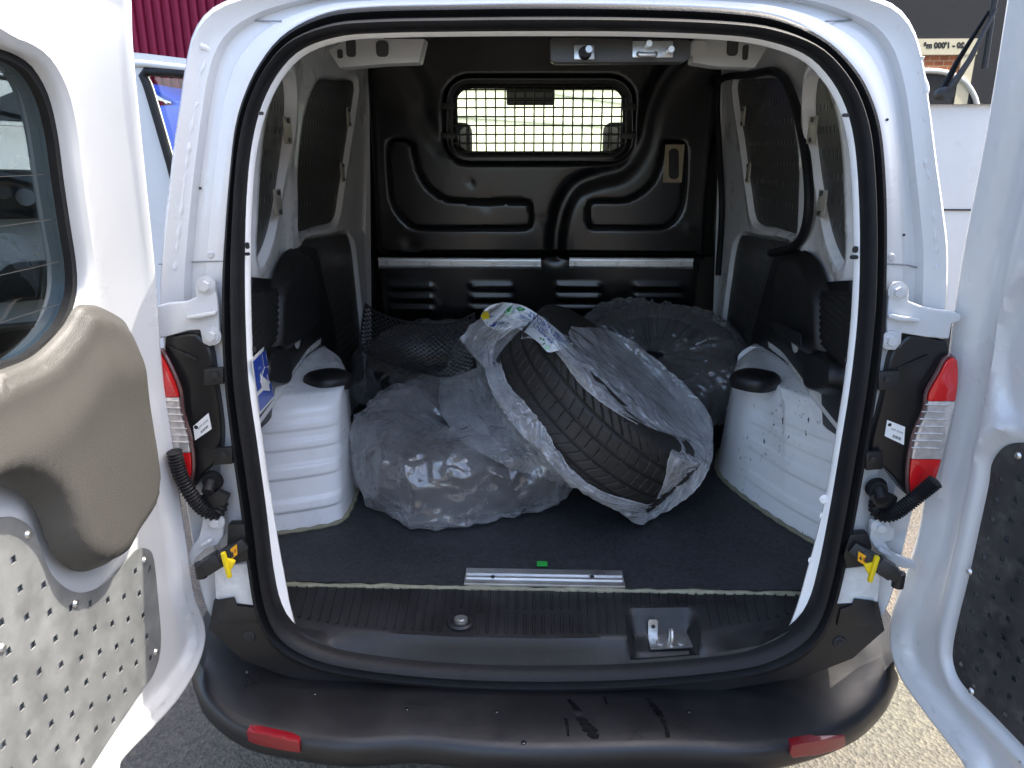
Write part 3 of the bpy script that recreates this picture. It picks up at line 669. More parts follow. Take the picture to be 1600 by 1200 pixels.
# ------------------------------------------------------------------ wheel arch boxes
def arch(s, plan, ztop, slope, inner_in):
    """plan: (|x|, y) corner points from the wall at the rear round to the wall at the front"""
    base = catmull(plan, 90)
    levels = []
    zs = list(np.linspace(0, 1, 100))
    for t in zs:
        z = FLOOR + t * (ztop - FLOOR)
        round_ = 0.035 * max(0.0, (t - 0.88) / 0.12) ** 2
        rib = 0.0
        for (c, w_, a_) in ((0.20, 0.045, 0.009), (0.46, 0.05, 0.009), (0.66, 0.035, 0.007), (0.80, 0.035, 0.006)):
            rib += a_ * (1 / (1 + math.exp((t - c) / 0.008)) if False else math.exp(-((t - c) / w_) ** 8))
        L = []
        for i, (x, y) in enumerate(base):
            f = i / (len(base) - 1); rearness = float(1 - sstep(f, 0.30, 0.50))
            yy = y + slope * t ** 1.3 * rearness + round_ * rearness - rib * rearness * float(sstep(f, 0.0, 0.03))
            xx = x + inner_in * t * float(sstep(f, 0.15, 0.4)) * (1 if x < 0.64 else 0.2) + round_ * float(sstep(f, 0.25, 0.45)) * (1 - float(sstep(f, 0.9, 1.0)))
            L.append(Vector((s * xx, yy, z)))
        levels.append(L)
    # flat top closing to a line along the wall
    top = levels[-1]; c = Vector((s * 0.72, 0.95, ztop))
    for k in (0.15, 0.5, 0.99):
        levels.append([Vector((p.x + (s * 0.73 - p.x) * k, p.y + (0.9 - p.y) * k * 0.25, ztop + 0.006 * k)) for p in top])
    return levels, base
def arch_all(s, plan, ztop, slope, inner_in, cap_px, m):
    lv, base = arch(s, plan, ztop, slope, inner_in)
    o = vp(loft('wheel_arch_box', lv, m, van, closed=False, sharp=50))
    tube('sealant_bead', [(s * (x - 0.004), y - 0.006, FLOOR + 0.002) for x, y in base[:70]], 0.011, SEALANT, o, 8, False, lambda i: 0.0065 + 0.0015 * math.sin(i * 1.3))
    c = at_z(*cap_px, ztop + 0.012)
    bm = bmesh.new()
    prof = [(0.056, -0.02), (0.060, 0.0), (0.057, 0.012), (0.048, 0.020), (0.030, 0.023), (0.0, 0.024)]
    ring = []
    for r_, h_ in prof:
        ring.append([bm.verts.new((c.x + r_ * (1.0 + 0.05 * math.cos(4 * a)) * math.cos(a) * 1.12, c.y + r_ * (1.0 + 0.05 * math.cos(4 * a)) * math.sin(a), ztop + 0.006 + h_)) for a in [2 * math.pi * k / 32 for k in range(32)]] if r_ else [bm.verts.new((c.x, c.y, ztop + 0.006 + h_))])
    for i in range(len(ring) - 1):
        for k in range(32):
            if len(ring[i + 1]) == 1: bm.faces.new((ring[i][k], ring[i][(k + 1) % 32], ring[i + 1][0]))
            else: bm.faces.new((ring[i][k], ring[i][(k + 1) % 32], ring[i + 1][(k + 1) % 32], ring[i + 1][k]))
    bmobj('arch_cap', bm, PLASTIC, o, 45)
    return o
arch_l = arch_all(-1, [(0.74, 0.385), (0.70, 0.395), (0.65, 0.412), (0.60, 0.432), (0.568, 0.448), (0.548, 0.466), (0.540, 0.49), (0.538, 0.55), (0.545, 0.64), (0.575, 0.78), (0.62, 0.92), (0.68, 1.02), (0.74, 1.06)], 0.90, 0.075, 0.008, (513, 590), WHITE_ARCH)
# the right hand box carries black rubber marks along its rear corner
def scuffed():
    m = WHITE_ARCH.copy(); m.name = 'rubbed_white_paint'; n = m.node_tree.nodes; l = m.node_tree.links; b = n['Principled BSDF']
    src = b.inputs['Base Color'].links[0].from_socket; tc = n.new('ShaderNodeTexCoord')
    mp = n.new('ShaderNodeMapping'); mp.inputs['Scale'].default_value = (90, 90, 40); mp.inputs['Rotation'].default_value = (0.5, 0.3, 0.2); l.new(tc.outputs['Object'], mp.inputs[0])
    z1 = n.new('ShaderNodeTexNoise'); z1.inputs['Scale'].default_value = 1; z1.inputs['Detail'].default_value = 6; l.new(mp.outputs[0], z1.inputs[0])
    z2 = n.new('ShaderNodeTexNoise'); z2.inputs['Scale'].default_value = 7; z2.inputs['Detail'].default_value = 3; l.new(tc.outputs['Object'], z2.inputs[0])
    r1 = n.new('ShaderNodeMapRange'); r1.inputs[1].default_value = 0.645; r1.inputs[2].default_value = 0.68; l.new(z1.outputs[0], r1.inputs[0])
    r2 = n.new('ShaderNodeMapRange'); r2.inputs[1].default_value = 0.50; r2.inputs[2].default_value = 0.58; l.new(z2.outputs[0], r2.inputs[0])
    mu = n.new('ShaderNodeMath'); mu.operation = 'MULTIPLY'; l.new(r1.outputs[0], mu.inputs[0]); l.new(r2.outputs[0], mu.inputs[1])
    mx = n.new('ShaderNodeMix'); mx.data_type = 'RGBA'; l.new(mu.outputs[0], mx.inputs[0]); l.new(src, mx.inputs[6]); mx.inputs[7].default_value = (0.03, 0.03, 0.03, 1)
    l.new(mx.outputs[2], b.inputs['Base Color']); return m
arch_r = arch_all(1, [(0.76, 0.32), (0.73, 0.345), (0.69, 0.40), (0.645, 0.49), (0.605, 0.59), (0.575, 0.68), (0.556, 0.755), (0.551, 0.82), (0.565, 0.90), (0.61, 1.02), (0.68, 1.12), (0.74, 1.17)], 0.90, 0.10, 0.03, (1180, 590), scuffed())

# ------------------------------------------------------------------ load sill trim
KN = np.array([(430, 955), (455, 968), (520, 980), (600, 989), (700, 995), (850, 998), (1000, 995), (1100, 988), (1200, 972), (1252, 957), (1275, 945)], float)
LP = np.array([(425, 950), (462, 985), (520, 1010), (600, 1024), (700, 1031), (850, 1035), (1000, 1031), (1110, 1022), (1190, 1008), (1248, 978), (1280, 935)], float)
NX = 150; ZK = 0.537
FRx = np.linspace(437, 1262, NX)
sv, sf, grid = [], [], []
NS = [0.0, 0.02, 0.1, 0.2, 0.3, 0.4, 0.5, 0.6, 0.7, 0.8, 0.88, 0.94, 1.0]
for i in range(NX):
    x = FRx[i]; t = i / (NX - 1)
    kx = np.interp(t, np.linspace(0, 1, len(KN)), KN[:, 0]); k = at_z(x, float(np.interp(x, KN[:, 0], KN[:, 1])), ZK)
    fpt = at_z(x, 918 - 6 * (1 - abs(2 * t - 1)) * 0, FLOOR - 0.004); fpt.y = FE - 0.014
    fpt.x = k.x * 1.02
    lipx = 437 + (1262 - 437) * t
    lp = rear(x, float(np.interp(x, LP[:, 0], LP[:, 1])), 0.0)
    row = []
    for s_ in NS:
        p = fpt.lerp(k, s_); p.z = (FLOOR - 0.006) + (ZK - FLOOR + 0.006) * s_ ** 1.6; row.append(p)
    n1 = k.lerp(lp, 0.25); n1.z = k.z - 0.006; row.append(n1)
    n2 = k.lerp(lp, 0.6); n2.z = k.z - (k.z - lp.z) * 0.5; row.append(n2)
    row.append(lp); row.append(lp + Vector((0, -0.004, -0.012))); row.append(lp + Vector((0, -0.015, -0.016)))
    # pocket for the latch plate
    d = float(sstep(x, 978, 996) * (1 - sstep(x, 1078, 1096)))
    for j, p in enumerate(row):
        if j >= 5 and j < len(row) - 3: p.z -= d * 0.042 * float(sstep(j, 5, 7.5))
    grid.append(row)
m_ = len(grid[0])
for row in grid: sv += row
for i in range(NX - 1):
    for j in range(m_ - 1): sf.append((i * m_ + j, (i + 1) * m_ + j, (i + 1) * m_ + j + 1, i * m_ + j + 1))
sill = vp(mesh('load_sill_trim', sv, sf, SILL, van, True, 40))
# moulded anti-slip ribs
rv, rf = [], []
def sill_pt(x, s_):
    f = (x - 437) / (1262 - 437) * (NX - 1); i = int(max(0, min(NX - 2, math.floor(f)))); g = f - i
    js = np.interp(s_, NS, range(len(NS))); j = int(min(len(NS) - 2, math.floor(js))); h = js - j
    a = grid[i][j].lerp(grid[i + 1][j], g); b = grid[i][j + 1].lerp(grid[i + 1][j + 1], g); return a.lerp(b, h)
x = 452.0
while x < 1250:
    spans = [(0.05, 0.93)]
    if 690 < x < 748: spans = [(0.05, 0.42 + 0.004 * abs(x - 718))] + ([(0.86, 0.95)] if abs(x - 718) > 18 else [])
    elif 780 < x < 910: spans = [(0.05, 0.44), (0.56, 0.93)]
    elif 970 < x < 1100: spans = [(0.05, 0.36)]
    for a_, b_ in spans:
        A, B = sill_pt(x, a_), sill_pt(x, b_); hw = 0.0026; o = len(rv)
        for q in (A, B):
            rv += [q + Vector((-hw * 1.5, 0, -0.002)), q + Vector((-hw * 0.7, 0, 0.0046)), q + Vector((hw * 0.7, 0, 0.0046)), q + Vector((hw * 1.5, 0, -0.002))]
        rf += [(o, o + 1, o + 5, o + 4), (o + 1, o + 2, o + 6, o + 5), (o + 2, o + 3, o + 7, o + 6), (o, o + 3, o + 2, o + 1), (o + 4, o + 5, o + 6, o + 7)]
    x += 14.7
tag(mesh('rib', rv, rf, SILL, sill), kind='stuff')
c = sill_pt(718, 0.72)
cup = [[Vector((c.x + r_ * math.cos(a), c.y + r_ * math.sin(a) * 0.95, c.z + h_)) for a in [2 * math.pi * k / 28 for k in range(28)]] for r_, h_ in ((0.030, 0.0), (0.028, 0.004), (0.022, 0.006), (0.018, 0.003), (0.016, 0.0015))]
loft('bolt_cup', cup, SILL, sill, sharp=60, capend=True)
bm = bmesh.new(); bm_cyl(bm, c + Vector((0, 0, 0.001)), c + Vector((0, 0, 0.008)), 0.0155, 0.0145, 24); bm_cyl(bm, c + Vector((0, 0, 0.007)), c + Vector((0, 0, 0.010)), 0.008, 0.008, 6)
bmobj('sill_bolt', bm, STEEL, sill, 30)
# latch plate with striker in the pocket
pl = [at_z(x, y, ZK - 0.036) for x, y in ((1009, 990), (1075, 989), (1083, 1013), (1016, 1016))]
lpz = prism('latch_plate', pl, (0, 0, 0.005), STEEL, sill, 0.0015)
up = at_z(1020, 992, ZK - 0.032)
prism('latch_tongue', [up + Vector(q) for q in ((-0.010, 0, 0), (0.010, 0, 0), (0.010, 0.004, 0.032), (0.006, 0.004, 0.036), (-0.008, 0.004, 0.036), (-0.011, 0.004, 0.032))], (0, 0.003, 0), STEEL, lpz)
cyl('tongue_hole', up + Vector((0, 0.0005, 0.02)), up + Vector((0, 0.005, 0.02)), 0.0045, INK, lpz, seg=12)
st = at_z(1048, 1003, ZK - 0.032)
tube('striker_loop', [st + Vector(q) for q in ((0, -0.012, 0), (0, -0.012, 0.022), (0, -0.006, 0.03), (0, 0.006, 0.03), (0, 0.012, 0.022), (0, 0.012, 0))], 0.0045, STEEL, lpz, 10)
for x in (1031, 1064):
    q = at_z(x, 1004, ZK - 0.031); cyl('plate_screw', q, q + Vector((0, 0, 0.003)), 0.0085, mat('worn_zinc', (0.42, 0.42, 0.40), 0.4, 0.8), lpz, seg=14)

# ------------------------------------------------------------------ rear doors
class Door:
    def __init__(self, side, A, hx=0.705, hy=0.0):
        a = rad(A); self.side = side
        self.H = Vector((side * hx, hy, 0.0))
        self.dir = Vector((-side * math.cos(a), -math.sin(a), 0)); self.n = Vector((-side * math.sin(a), math.cos(a), 0))
    def sz(self, px, py, off=0.0):
        p = hit(px, py, lambda p: (p - self.H).dot(self.n) - lean(p.z) - off, 0.35, 3.0)
        return ((p - self.H).dot(self.dir), p.z)
    def pt(self, s, z, off=0.0):
        return self.H + self.dir * s + self.n * (lean(z) + off) + Vector((0, 0, z))
    def surf(self, base=0.0, depth=None):
        H, d, n = (np.array(tuple(v)) for v in (self.H, self.dir, self.n))
        def f(u, v, off):
            l = 0.085 * np.clip((v - 1.1) / 0.65, 0, 1.3) ** 1.3 + base - off
            if depth is not None: l = l + depth(u, v) * (1.0 if off == 0.0 else 0.0)
            return H + np.outer(u, d) + np.outer(l, n) + np.outer(v, (0, 0, 1))
        return f
def inset(line, d):                            # polyline shifted to its inner side (towards larger s)
    L = np.asarray(line, float); t = np.gradient(L, axis=0); n = np.stack([-t[:, 1], t[:, 0]], 1); n /= np.linalg.norm(n, axis=1)[:, None]
    if n[:, 0].mean() < 0: n = -n
    return L + n * d
def densify(poly, step):
    out = []; k = len(poly)
    for i in range(k):
        a = np.array(poly[i]); b = np.array(poly[(i + 1) % k]); n = max(1, int(np.linalg.norm(b - a) / step))
        out += [a + (b - a) * j / n for j in range(n)]
    return np.array(out)

# left door, open square to the body
DL = Door(-1, 90, 0.715, -0.02)
edge = catmull([DL.sz(x, y) for x, y in [(206, -60), (212, 0), (215, 80), (231, 250), (246, 400), (253, 500), (262, 600), (277, 700), (290, 800), (298, 860), (306, 915), (322, 960), (324, 1000), (310, 1050), (273, 1113), (193, 1200)]], 90)
lz = edge[-1]
out_l = densify([tuple(p) for p in edge] + [(lz[0] + 0.10, lz[1] - 0.055), (0.68, lz[1] - 0.06), (0.70, 0.55), (0.70, 1.6), (0.64, 1.775), (0.2, 1.79), (edge[0][0] + 0.03, 1.785)], 0.03)
gl_px = [(0, 72), (30, 84), (60, 106), (84, 150), (98, 210), (107, 280), (117, 350), (127, 420), (125, 468), (105, 516), (60, 560), (0, 583)]
gpts = [DL.sz(x, y, -0.015) for x, y in gl_px]
glass_o = catmull([(0.615, gpts[0][1] + 0.01), (0.50, gpts[0][1] + 0.035)] + gpts + [(0.50, gpts[-1][1] - 0.01), (0.615, gpts[-1][1] + 0.03), (0.64, 1.25), (0.64, 1.4)], 110, True)
def depth_l(u, v):
    P = np.stack([u, v], 1); d = dist_poly(P, edge, False); dg = dist_poly(P, glass_o)
    up = sstep(v, 1.03, 1.12)
    r = -0.022 + 0.022 * sstep(d, 0.004, 0.016) + 0.006 * sstep(d, 0.018, 0.022) - 0.006 * sstep(d, 0.030, 0.034)
    r += -0.056 * np.clip((d - 0.034) / 0.075, 0, 1) * up * sstep(dg, 0.010, 0.034)
    r += -0.014 * sstep(d, 0.045, 0.065) * (1 - up)
    return r - 0.012 * (1 - sstep(dg, 0.0, 0.012)) * up
door_l = vp(plate('rear_door', out_l, DL.surf(0.0, depth_l), WHITE, van, holes=[glass_o], spacing=0.012, thick=0.068, sharp=60, creases=[inset(edge, d) for d in (0.004, 0.010, 0.016, 0.020, 0.024, 0.030, 0.036, 0.045, 0.06, 0.078)] + [ring_off(glass_o, d) for d in (0.006, 0.012, 0.022, 0.036, 0.05, 0.062)]))
tag(door_l, 'left rear door with a grey brown upper trim and perforated metal plate')
# glass with a black border and heating wires
shr = lambda P, k: np.asarray(P).mean(0) + (np.asarray(P) - np.asarray(P).mean(0)) * k
gl_in = shr(glass_o, 0.955)
plate('door_glass', shr(glass_o, 1.03), DL.surf(-0.038), TINT, door_l, spacing=0.2, thick=0.004, smooth=False)
plate('glass_border', shr(glass_o, 1.012), DL.surf(-0.022), RUBBER, door_l, holes=[gl_in], spacing=0.1, thick=0.012)
wv, wf = [], []
for k in range(9):
    z = 1.17 + k * 0.062
    ss_ = [q for q in np.linspace(0, 0.7, 400) if pip(np.array([(q, z)]), gl_in)[0]]
    if not ss_: continue
    v, f = tube_geo([DL.pt(ss_[0], z, -0.036), DL.pt(ss_[-1], z, -0.036)], 0.0006, 4); o = len(wv); wv += v; wf += [tuple(i + o for i in q) for q in f]
mesh('heating_wires', wv, wf, INK, door_l)
# moulded trim below the glass
tp = [DL.sz(x, y, 0.03 if x > 185 else 0.012) for x, y in [(0, 582), (60, 556), (105, 512), (125, 480), (150, 476), (190, 484), (212, 500), (223, 530), (231, 600), (240, 660), (248, 710), (250, 760), (240, 800), (215, 840), (180, 872), (150, 891), (120, 891), (96, 872), (80, 840), (69, 810), (54, 785), (30, 766), (0, 757)]]
trim_o = np.concatenate([catmull(tp, 120), np.array([(0.62, tp[-1][1] - 0.0), (0.64, tp[0][1])])])
def depth_t(u, v):
    P = np.stack([u, v], 1); d = dist_poly(P, trim_o)
    zt = np.interp(u, [p[0] for p in sorted(tp[:6])], [p[1] for p in sorted(tp[:6])])
    drop = zt - v
    ledge = 0.016 * sstep(drop, 0.03, 0.12)
    return 0.010 * sstep(d, 0.0, 0.004) + 0.008 * sstep(d, 0.004, 0.02) + 0.007 * sstep(d, 0.01, 0.03) + ledge * sstep(d, 0.0, 0.022)
plate('door_trim', trim_o, DL.surf(0.004, depth_t), TAUPE, door_l, spacing=0.012, sharp=70, creases=[ring_off(trim_o, -d) for d in (0.002, 0.0045, 0.010, 0.018)])
# perforated plate
pp_ = [DL.sz(x, y, -0.008) for x, y in [(0, 808), (20, 808), (44, 822), (59, 848), (70, 880), (86, 906), (112, 924), (140, 924), (166, 909), (200, 872), (212, 859), (226, 857), (238, 870), (245, 930), (250, 1005), (240, 1050), (215, 1086), (140, 1200)]]
plate_l = np.concatenate([catmull(pp_, 110), np.array([(pp_[-1][0] + 0.08, pp_[-1][1] - 0.05), (0.64, pp_[-1][1] - 0.06), (0.64, pp_[0][1])])])
def perf(poly, pitch, size, u0, v0):
    H = []
    lo, hi = poly.min(0), poly.max(0); i = 0; u = u0
    while u < hi[0]:
        v = v0 + (pitch * 0.5 if i % 2 else 0)
        while v < hi[1]:
            h = size / 2; q = np.array([(u - h, v - h), (u + h, v - h), (u + h, v + h), (u - h, v + h)])
            if pip(q, poly).all() and dist_poly(q, poly).min() > 0.012: H.append(q)
            v += pitch
        u += pitch * 0.97; i += 1
    return H
plt = plate('perforated_plate', plate_l, DL.surf(-0.006), GALV, door_l, holes=perf(plate_l, 0.045, 0.0105, plate_l[:, 0].min() + 0.018, plate_l[:, 1].min() - 0.004), spacing=0.08, thick=0.002, smooth=False)
for (x, y) in ((45, 835), (119, 943), (226, 875), (244, 1018), (4, 1012)):
    s_, z_ = DL.sz(x, y, -0.005); p = DL.pt(s_, z_, -0.006)
    cyl('plate_rivet', p, p + DL.n * 0.004, 0.0065, STEEL, plt, r2=0.004, seg=14)

# right door, open a little further
DR = Door(1, 101, 0.772, -0.13)
edge_r = catmull([DR.sz(x, y) for x, y in [(1568, -60), (1561, 0), (1530, 200), (1500, 360), (1482, 470), (1471, 560), (1456, 650), (1440, 740), (1425, 830), (1402, 900), (1384, 960), (1384, 1010), (1400, 1060), (1432, 1110), (1500, 1200)]], 90)
lz = edge_r[-1]
out_r = densify([tuple(p) for p in edge_r] + [(lz[0] + 0.10, lz[1] - 0.055), (0.60, lz[1] - 0.06), (0.62, 0.55), (0.62, 1.6), (0.56, 1.775), (0.2, 1.79), (edge_r[0][0] + 0.03, 1.785)], 0.03)
glass_r = catmull([(0.58, 1.62), (0.46, 1.68), (0.30, 1.66), (0.245, 1.55), (0.225, 1.35), (0.225, 1.20), (0.27, 1.13), (0.46, 1.10), (0.58, 1.13), (0.59, 1.35)], 80, True)
pr = [DR.sz(x, y, -0.01) for x, y in [(1640, 690), (1600, 692), (1578, 693), (1560, 702), (1545, 725), (1540, 760), (1525, 830), (1510, 900), (1495, 960), (1485, 1010), (1486, 1040), (1500, 1070), (1540, 1110), (1600, 1172)]]
plate_r = np.concatenate([catmull(pr, 100), np.array([(0.50, pr[-1][1] - 0.06), (0.55, pr[-1][1]), (0.55, pr[0][1])])])
def depth_r(u, v):
    P = np.stack([u, v], 1); d = dist_poly(P, edge_r, False); dg = dist_poly(P, glass_r); dp = np.where(pip(P, plate_r), 0, dist_poly(P, plate_r))
    r = -0.022 + 0.022 * sstep(d, 0.004, 0.016) + 0.006 * sstep(d, 0.018, 0.022) - 0.006 * sstep(d, 0.030, 0.034)
    r += -0.020 * sstep(d, 0.040, 0.07) + 0.016 * sstep(d, 0.085, 0.12) * sstep(v, 0.95, 1.05)
    r += -0.014 * (1 - sstep(dp, 0.004, 0.02)) + 0.010 * np.exp(-((dp - 0.03) / 0.012) ** 2)
    c = DR_DISH
    r += -0.018 * (1 - sstep(np.hypot((u - c[0]) / 0.075, (v - c[1]) / 0.14), 0.75, 1.0))
    return r - 0.012 * (1 - sstep(dg, 0.0, 0.012))
DR_DISH = DR.sz(1600, 560)
door_r = vp(plate('rear_door', out_r, DR.surf(0.0, depth_r), WHITE, van, holes=[glass_r], spacing=0.012, thick=0.055, sharp=60, creases=[inset(edge_r, d) for d in (0.004, 0.010, 0.016, 0.020, 0.024, 0.030, 0.036, 0.045, 0.06, 0.075, 0.09)]))
tag(door_r, 'right rear door with a scratched perforated plate coloured as in shade')
plate('door_glass', shr(glass_r, 1.03), DR.surf(-0.038), TINT, door_r, spacing=0.2, thick=0.004, smooth=False)
plate('glass_border', shr(glass_r, 1.012), DR.surf(-0.022), RUBBER, door_r, holes=[shr(glass_r, 0.955)], spacing=0.1, thick=0.012)
pltr = plate('perforated_plate', plate_r, DR.surf(-0.016), DOORPLATE, door_r, holes=perf(plate_r, 0.038, 0.0095, plate_r[:, 0].min() + 0.026, plate_r[:, 1].min() - 0.01), spacing=0.08, thick=0.002, smooth=False)
for (x, y) in ((1590, 712), (1514, 893), (1517, 1080), (1596, 1192)):
    s_, z_ = DR.sz(x, y, -0.015); p = DR.pt(s_, z_, -0.016); cyl('plate_rivet', p, p + DR.n * 0.004, 0.0065, STEEL, pltr, r2=0.004, seg=14)

q = [DR.pt(*DR.sz(x, y, -0.02), -0.012) for x, y in ((1430, 884), (1436, 885), (1437, 876), (1441, 876), (1439, 891), (1430, 890))]
prism('yellow_clip', q, DR.n * 0.006, YELLOW, door_r)
# ------------------------------------------------------------------ hinges
def hinge(poly, rib, bolts, s):
    P = [rear(x, y, -0.004) for x, y in poly]
    h = vp(prism('door_hinge', P, (0, -0.014, 0), WHITE, van, 0.004, seg=3))
    Q = [rear(x, y, -0.017) for x, y in rib]; prism('stiffening_rib', Q, (0, -0.014, 0), WHITE, h, 0.003)
    for x, y in bolts: hexbolt('hinge_bolt', rear(x, y, -0.017), (0, -1, 0), 0.0115, WHITE, h)
    return h
hinge([(315, 436), (328, 431), (339, 438), (345, 470), (347, 500), (348, 520), (344, 534), (332, 539), (321, 533), (317, 513), (300, 514), (275, 521), (252, 527), (250, 476), (268, 471), (295, 469), (311, 462), (310, 446)],
      [(296, 492), (318, 488), (340, 484), (342, 489), (320, 494), (298, 497)], ((323, 446), (332, 524)), -1)
hinge([(1393, 439), (1406, 440), (1415, 450), (1414, 468), (1440, 478), (1480, 484), (1496, 489), (1495, 499), (1481, 503), (1477, 527), (1440, 524), (1404, 518), (1403, 534), (1394, 545), (1381, 543), (1380, 500), (1384, 455)],
      [(1384, 487), (1400, 491), (1432, 496), (1432, 501), (1400, 499), (1383, 494)], ((1402, 455), (1391, 531)), 1)
# lower hinges
hinge([(322, 802), (346, 797), (353, 815), (353, 832), (345, 846), (327, 852), (312, 866), (302, 884), (296, 872), (304, 850), (316, 832)], [(316, 846), (330, 838), (334, 842), (318, 852)], ((338, 814),), -1)
hinge([(1358, 808), (1376, 808), (1394, 822), (1392, 838), (1378, 842), (1388, 858), (1412, 868), (1427, 874), (1427, 884), (1404, 882), (1382, 872), (1364, 852), (1354, 838)], [(1372, 850), (1390, 862), (1386, 866), (1368, 856)], ((1374, 822),), 1)

# ------------------------------------------------------------------ tail lamps
def lamp(house, lens, cuts, lab, tabs, s):
    P = [rear(x, y, -0.012) for x, y in catmull(house, 40, True)]
    h = vp(prism('tail_lamp', P, (0, 0.10, 0), mat('lamp_black', (0.008, 0.008, 0.009), 0.3), van, 0.008, seg=3))
    D = catmull(lens, 64, True)
    y0 = D[:, 1].min()
    for (ya, yb, m_, nm) in ((-1e9, cuts[0], REDLENS, 'red_lens'), (cuts[0], cuts[1], CLEARLENS, 'clear_lens'), (cuts[1], 1e9, REDLENS, 'red_lens')):
        Q = []
        k = len(D)
        for i in range(k):
            a, b = D[i], D[(i + 1) % k]
            if ya <= a[1] <= yb: Q.append(a)
            for c in (ya, yb):
                if (a[1] - c) * (b[1] - c) < 0: Q.append(a + (b - a) * (c - a[1]) / (b[1] - a[1]))
        if len(Q) < 3: continue
        o = prism(nm, [rear(x, y, -0.014) for x, y in Q], (0, -0.012, 0), m_, h, 0.003)
        if nm == 'clear_lens':
            xs = [q[0] for q in Q]
            for kk in range(7):
                yy = ya + (yb - ya) * (kk + 0.7) / 8; Lx = [q[0] for q in Q if abs(q[1] - yy) < 12]
                if len(Lx) > 1: tube('lens_flute', [rear(min(Lx) + 3, yy, -0.027), rear(max(Lx) - 5, yy + 1, -0.027)], 0.0016, CLEARLENS, o, 5)
    rimp = [rear(x, y, -0.022) for x, y in D]
    tube('lens_rim', rimp, 0.0035, mat('smoked_rim', (0.10, 0.05, 0.05), 0.2, coat=0.6), h, 6, True)
    Q = [rear(x, y, -0.0135) for x, y in lab]; lb = prism('part_label', Q, (0, -0.0008, 0), LABEL, h)
    a, b, c, d = (Vector(q) for q in Q); u = (b - a); v = (d - a)
    for k in range(8):
        p = a + u * (0.42 + 0.06 * k) + v * 0.72 + Vector((0, -0.0012, 0)); q = [p, p + u * (0.03 if k % 3 else 0.045), p + u * 0.03 + v * 0.18, p + v * 0.18]
        mesh('barcode_bar', q, [(0, 1, 2, 3)], INK, lb, recalc=False)
    lettering('label_text', '32PP 05200', (u.length) * 0.14, a + u * 0.6 + v * 0.42 + Vector((0, -0.0012, 0)), u.normalized(), -v.normalized(), INK, lb)
    bm = bmesh.new(); bm_cyl(bm, a + u * 0.17 + v * 0.22 + Vector((0, -0.0008, 0)), a + u * 0.17 + v * 0.22 + Vector((0, -0.0013, 0)), u.length * 0.09, seg=16); bmobj('label_mark', bm, INK, lb)
    for (x0, y0_, x1, y1) in tabs:
        t = prism('mounting_tab', [rear(x, y, -0.016) for x, y in ((x0, y0_), (x1, y0_ - 2), (x1, y1), (x0, y1 + 2))], (0, -0.01, 0), PLASTIC, h, 0.002)
        c = rear((x0 + x1) / 2, (y0_ + y1) / 2, -0.026); cyl('tab_nut', c, c + Vector((0, -0.004, 0)), 0.006, INK, t, seg=6)
    for k in range(3):
        x0, y0_ = (272, 545) if s < 0 else (1440, 560)
        c = rear(x0 + k * 14 * (1 if s < 0 else -1), y0_ + k * 6, -0.014); box('moulding_rib', c, (0.022, 0.005, 0.004), MATS['lamp_black'], h, rot=Matrix.Rotation(0.5 * (1 if s < 0 else -1), 3, 'Y'), bevel=0.001)
    return h
lamp([(256, 528), (272, 524), (300, 519), (318, 530), (330, 555), (336, 600), (343, 640), (346, 680), (340, 718), (318, 740), (304, 762), (288, 770), (270, 720), (258, 640)],
     [(250, 545), (257, 553), (271, 580), (283, 612), (286, 640), (297, 680), (302, 712), (302, 738), (294, 758), (276, 730), (262, 660), (252, 600)], (618, 704), [(302, 666), (326, 645), (331, 670), (305, 688)], ((322, 574, 352, 598), (336, 698, 366, 722)), -1)
lamp([(1485, 545), (1468, 530), (1440, 522), (1421, 522), (1402, 540), (1390, 565), (1382, 610), (1372, 650), (1362, 690), (1362, 716), (1380, 730), (1400, 750), (1420, 778), (1440, 770), (1470, 680)],
     [(1490, 560), (1476, 560), (1462, 585), (1447, 612), (1443, 640), (1428, 675), (1420, 712), (1417, 742), (1420, 768), (1432, 776), (1455, 750), (1475, 680), (1490, 610)], (624, 714), [(1386, 656), (1414, 667), (1412, 695), (1382, 681)], ((1369, 579, 1402, 606), (1350, 704, 1376, 730)), 1)

# ------------------------------------------------------------------ cable hoses, grommets
def hose(path, gro, s):
    P = [rear(x, y, o) for x, y, o in path]; P = [Vector(p) for p in catmull([tuple(p) for p in P], 120)]
    h = vp(tube('cable_hose', P, 0.013, RUBBER, van, 14, False, lambda i: 0.0125 + 0.0022 * math.sin(i * 1.55)))
    c = rear(*gro, -0.006); bm = bmesh.new(); bm_cyl(bm, c, c + Vector((0, -0.012, 0)), 0.021, 0.017, 24); bm_cyl(bm, c + Vector((0, -0.01, 0)), c + Vector((0, -0.03, -0.012)), 0.012, 0.011, 16); bmobj('rubber_grommet', bm, RUBBER, h)
    return h
hose([(272, 705, -0.05), (282, 742, -0.045), (298, 772, -0.04), (318, 796, -0.03), (336, 802, -0.02), (345, 792, -0.012), (344, 778, 0.0)], (333, 750), -1)
hose([(1462, 752, -0.06), (1440, 770, -0.05), (1412, 792, -0.04), (1392, 804, -0.03), (1376, 804, -0.02), (1369, 796, -0.012), (1370, 784, 0.0)], (1369, 762), 1)
for P in ([(318, 770), (345, 762), (362, 770), (356, 784), (330, 792)], [(1354, 770), (1372, 762), (1398, 772), (1390, 792), (1364, 788)]):
    vp(prism('cable_plug', [rear(x, y, -0.01) for x, y in P], (0, -0.016, 0), PLASTIC, van, 0.003))

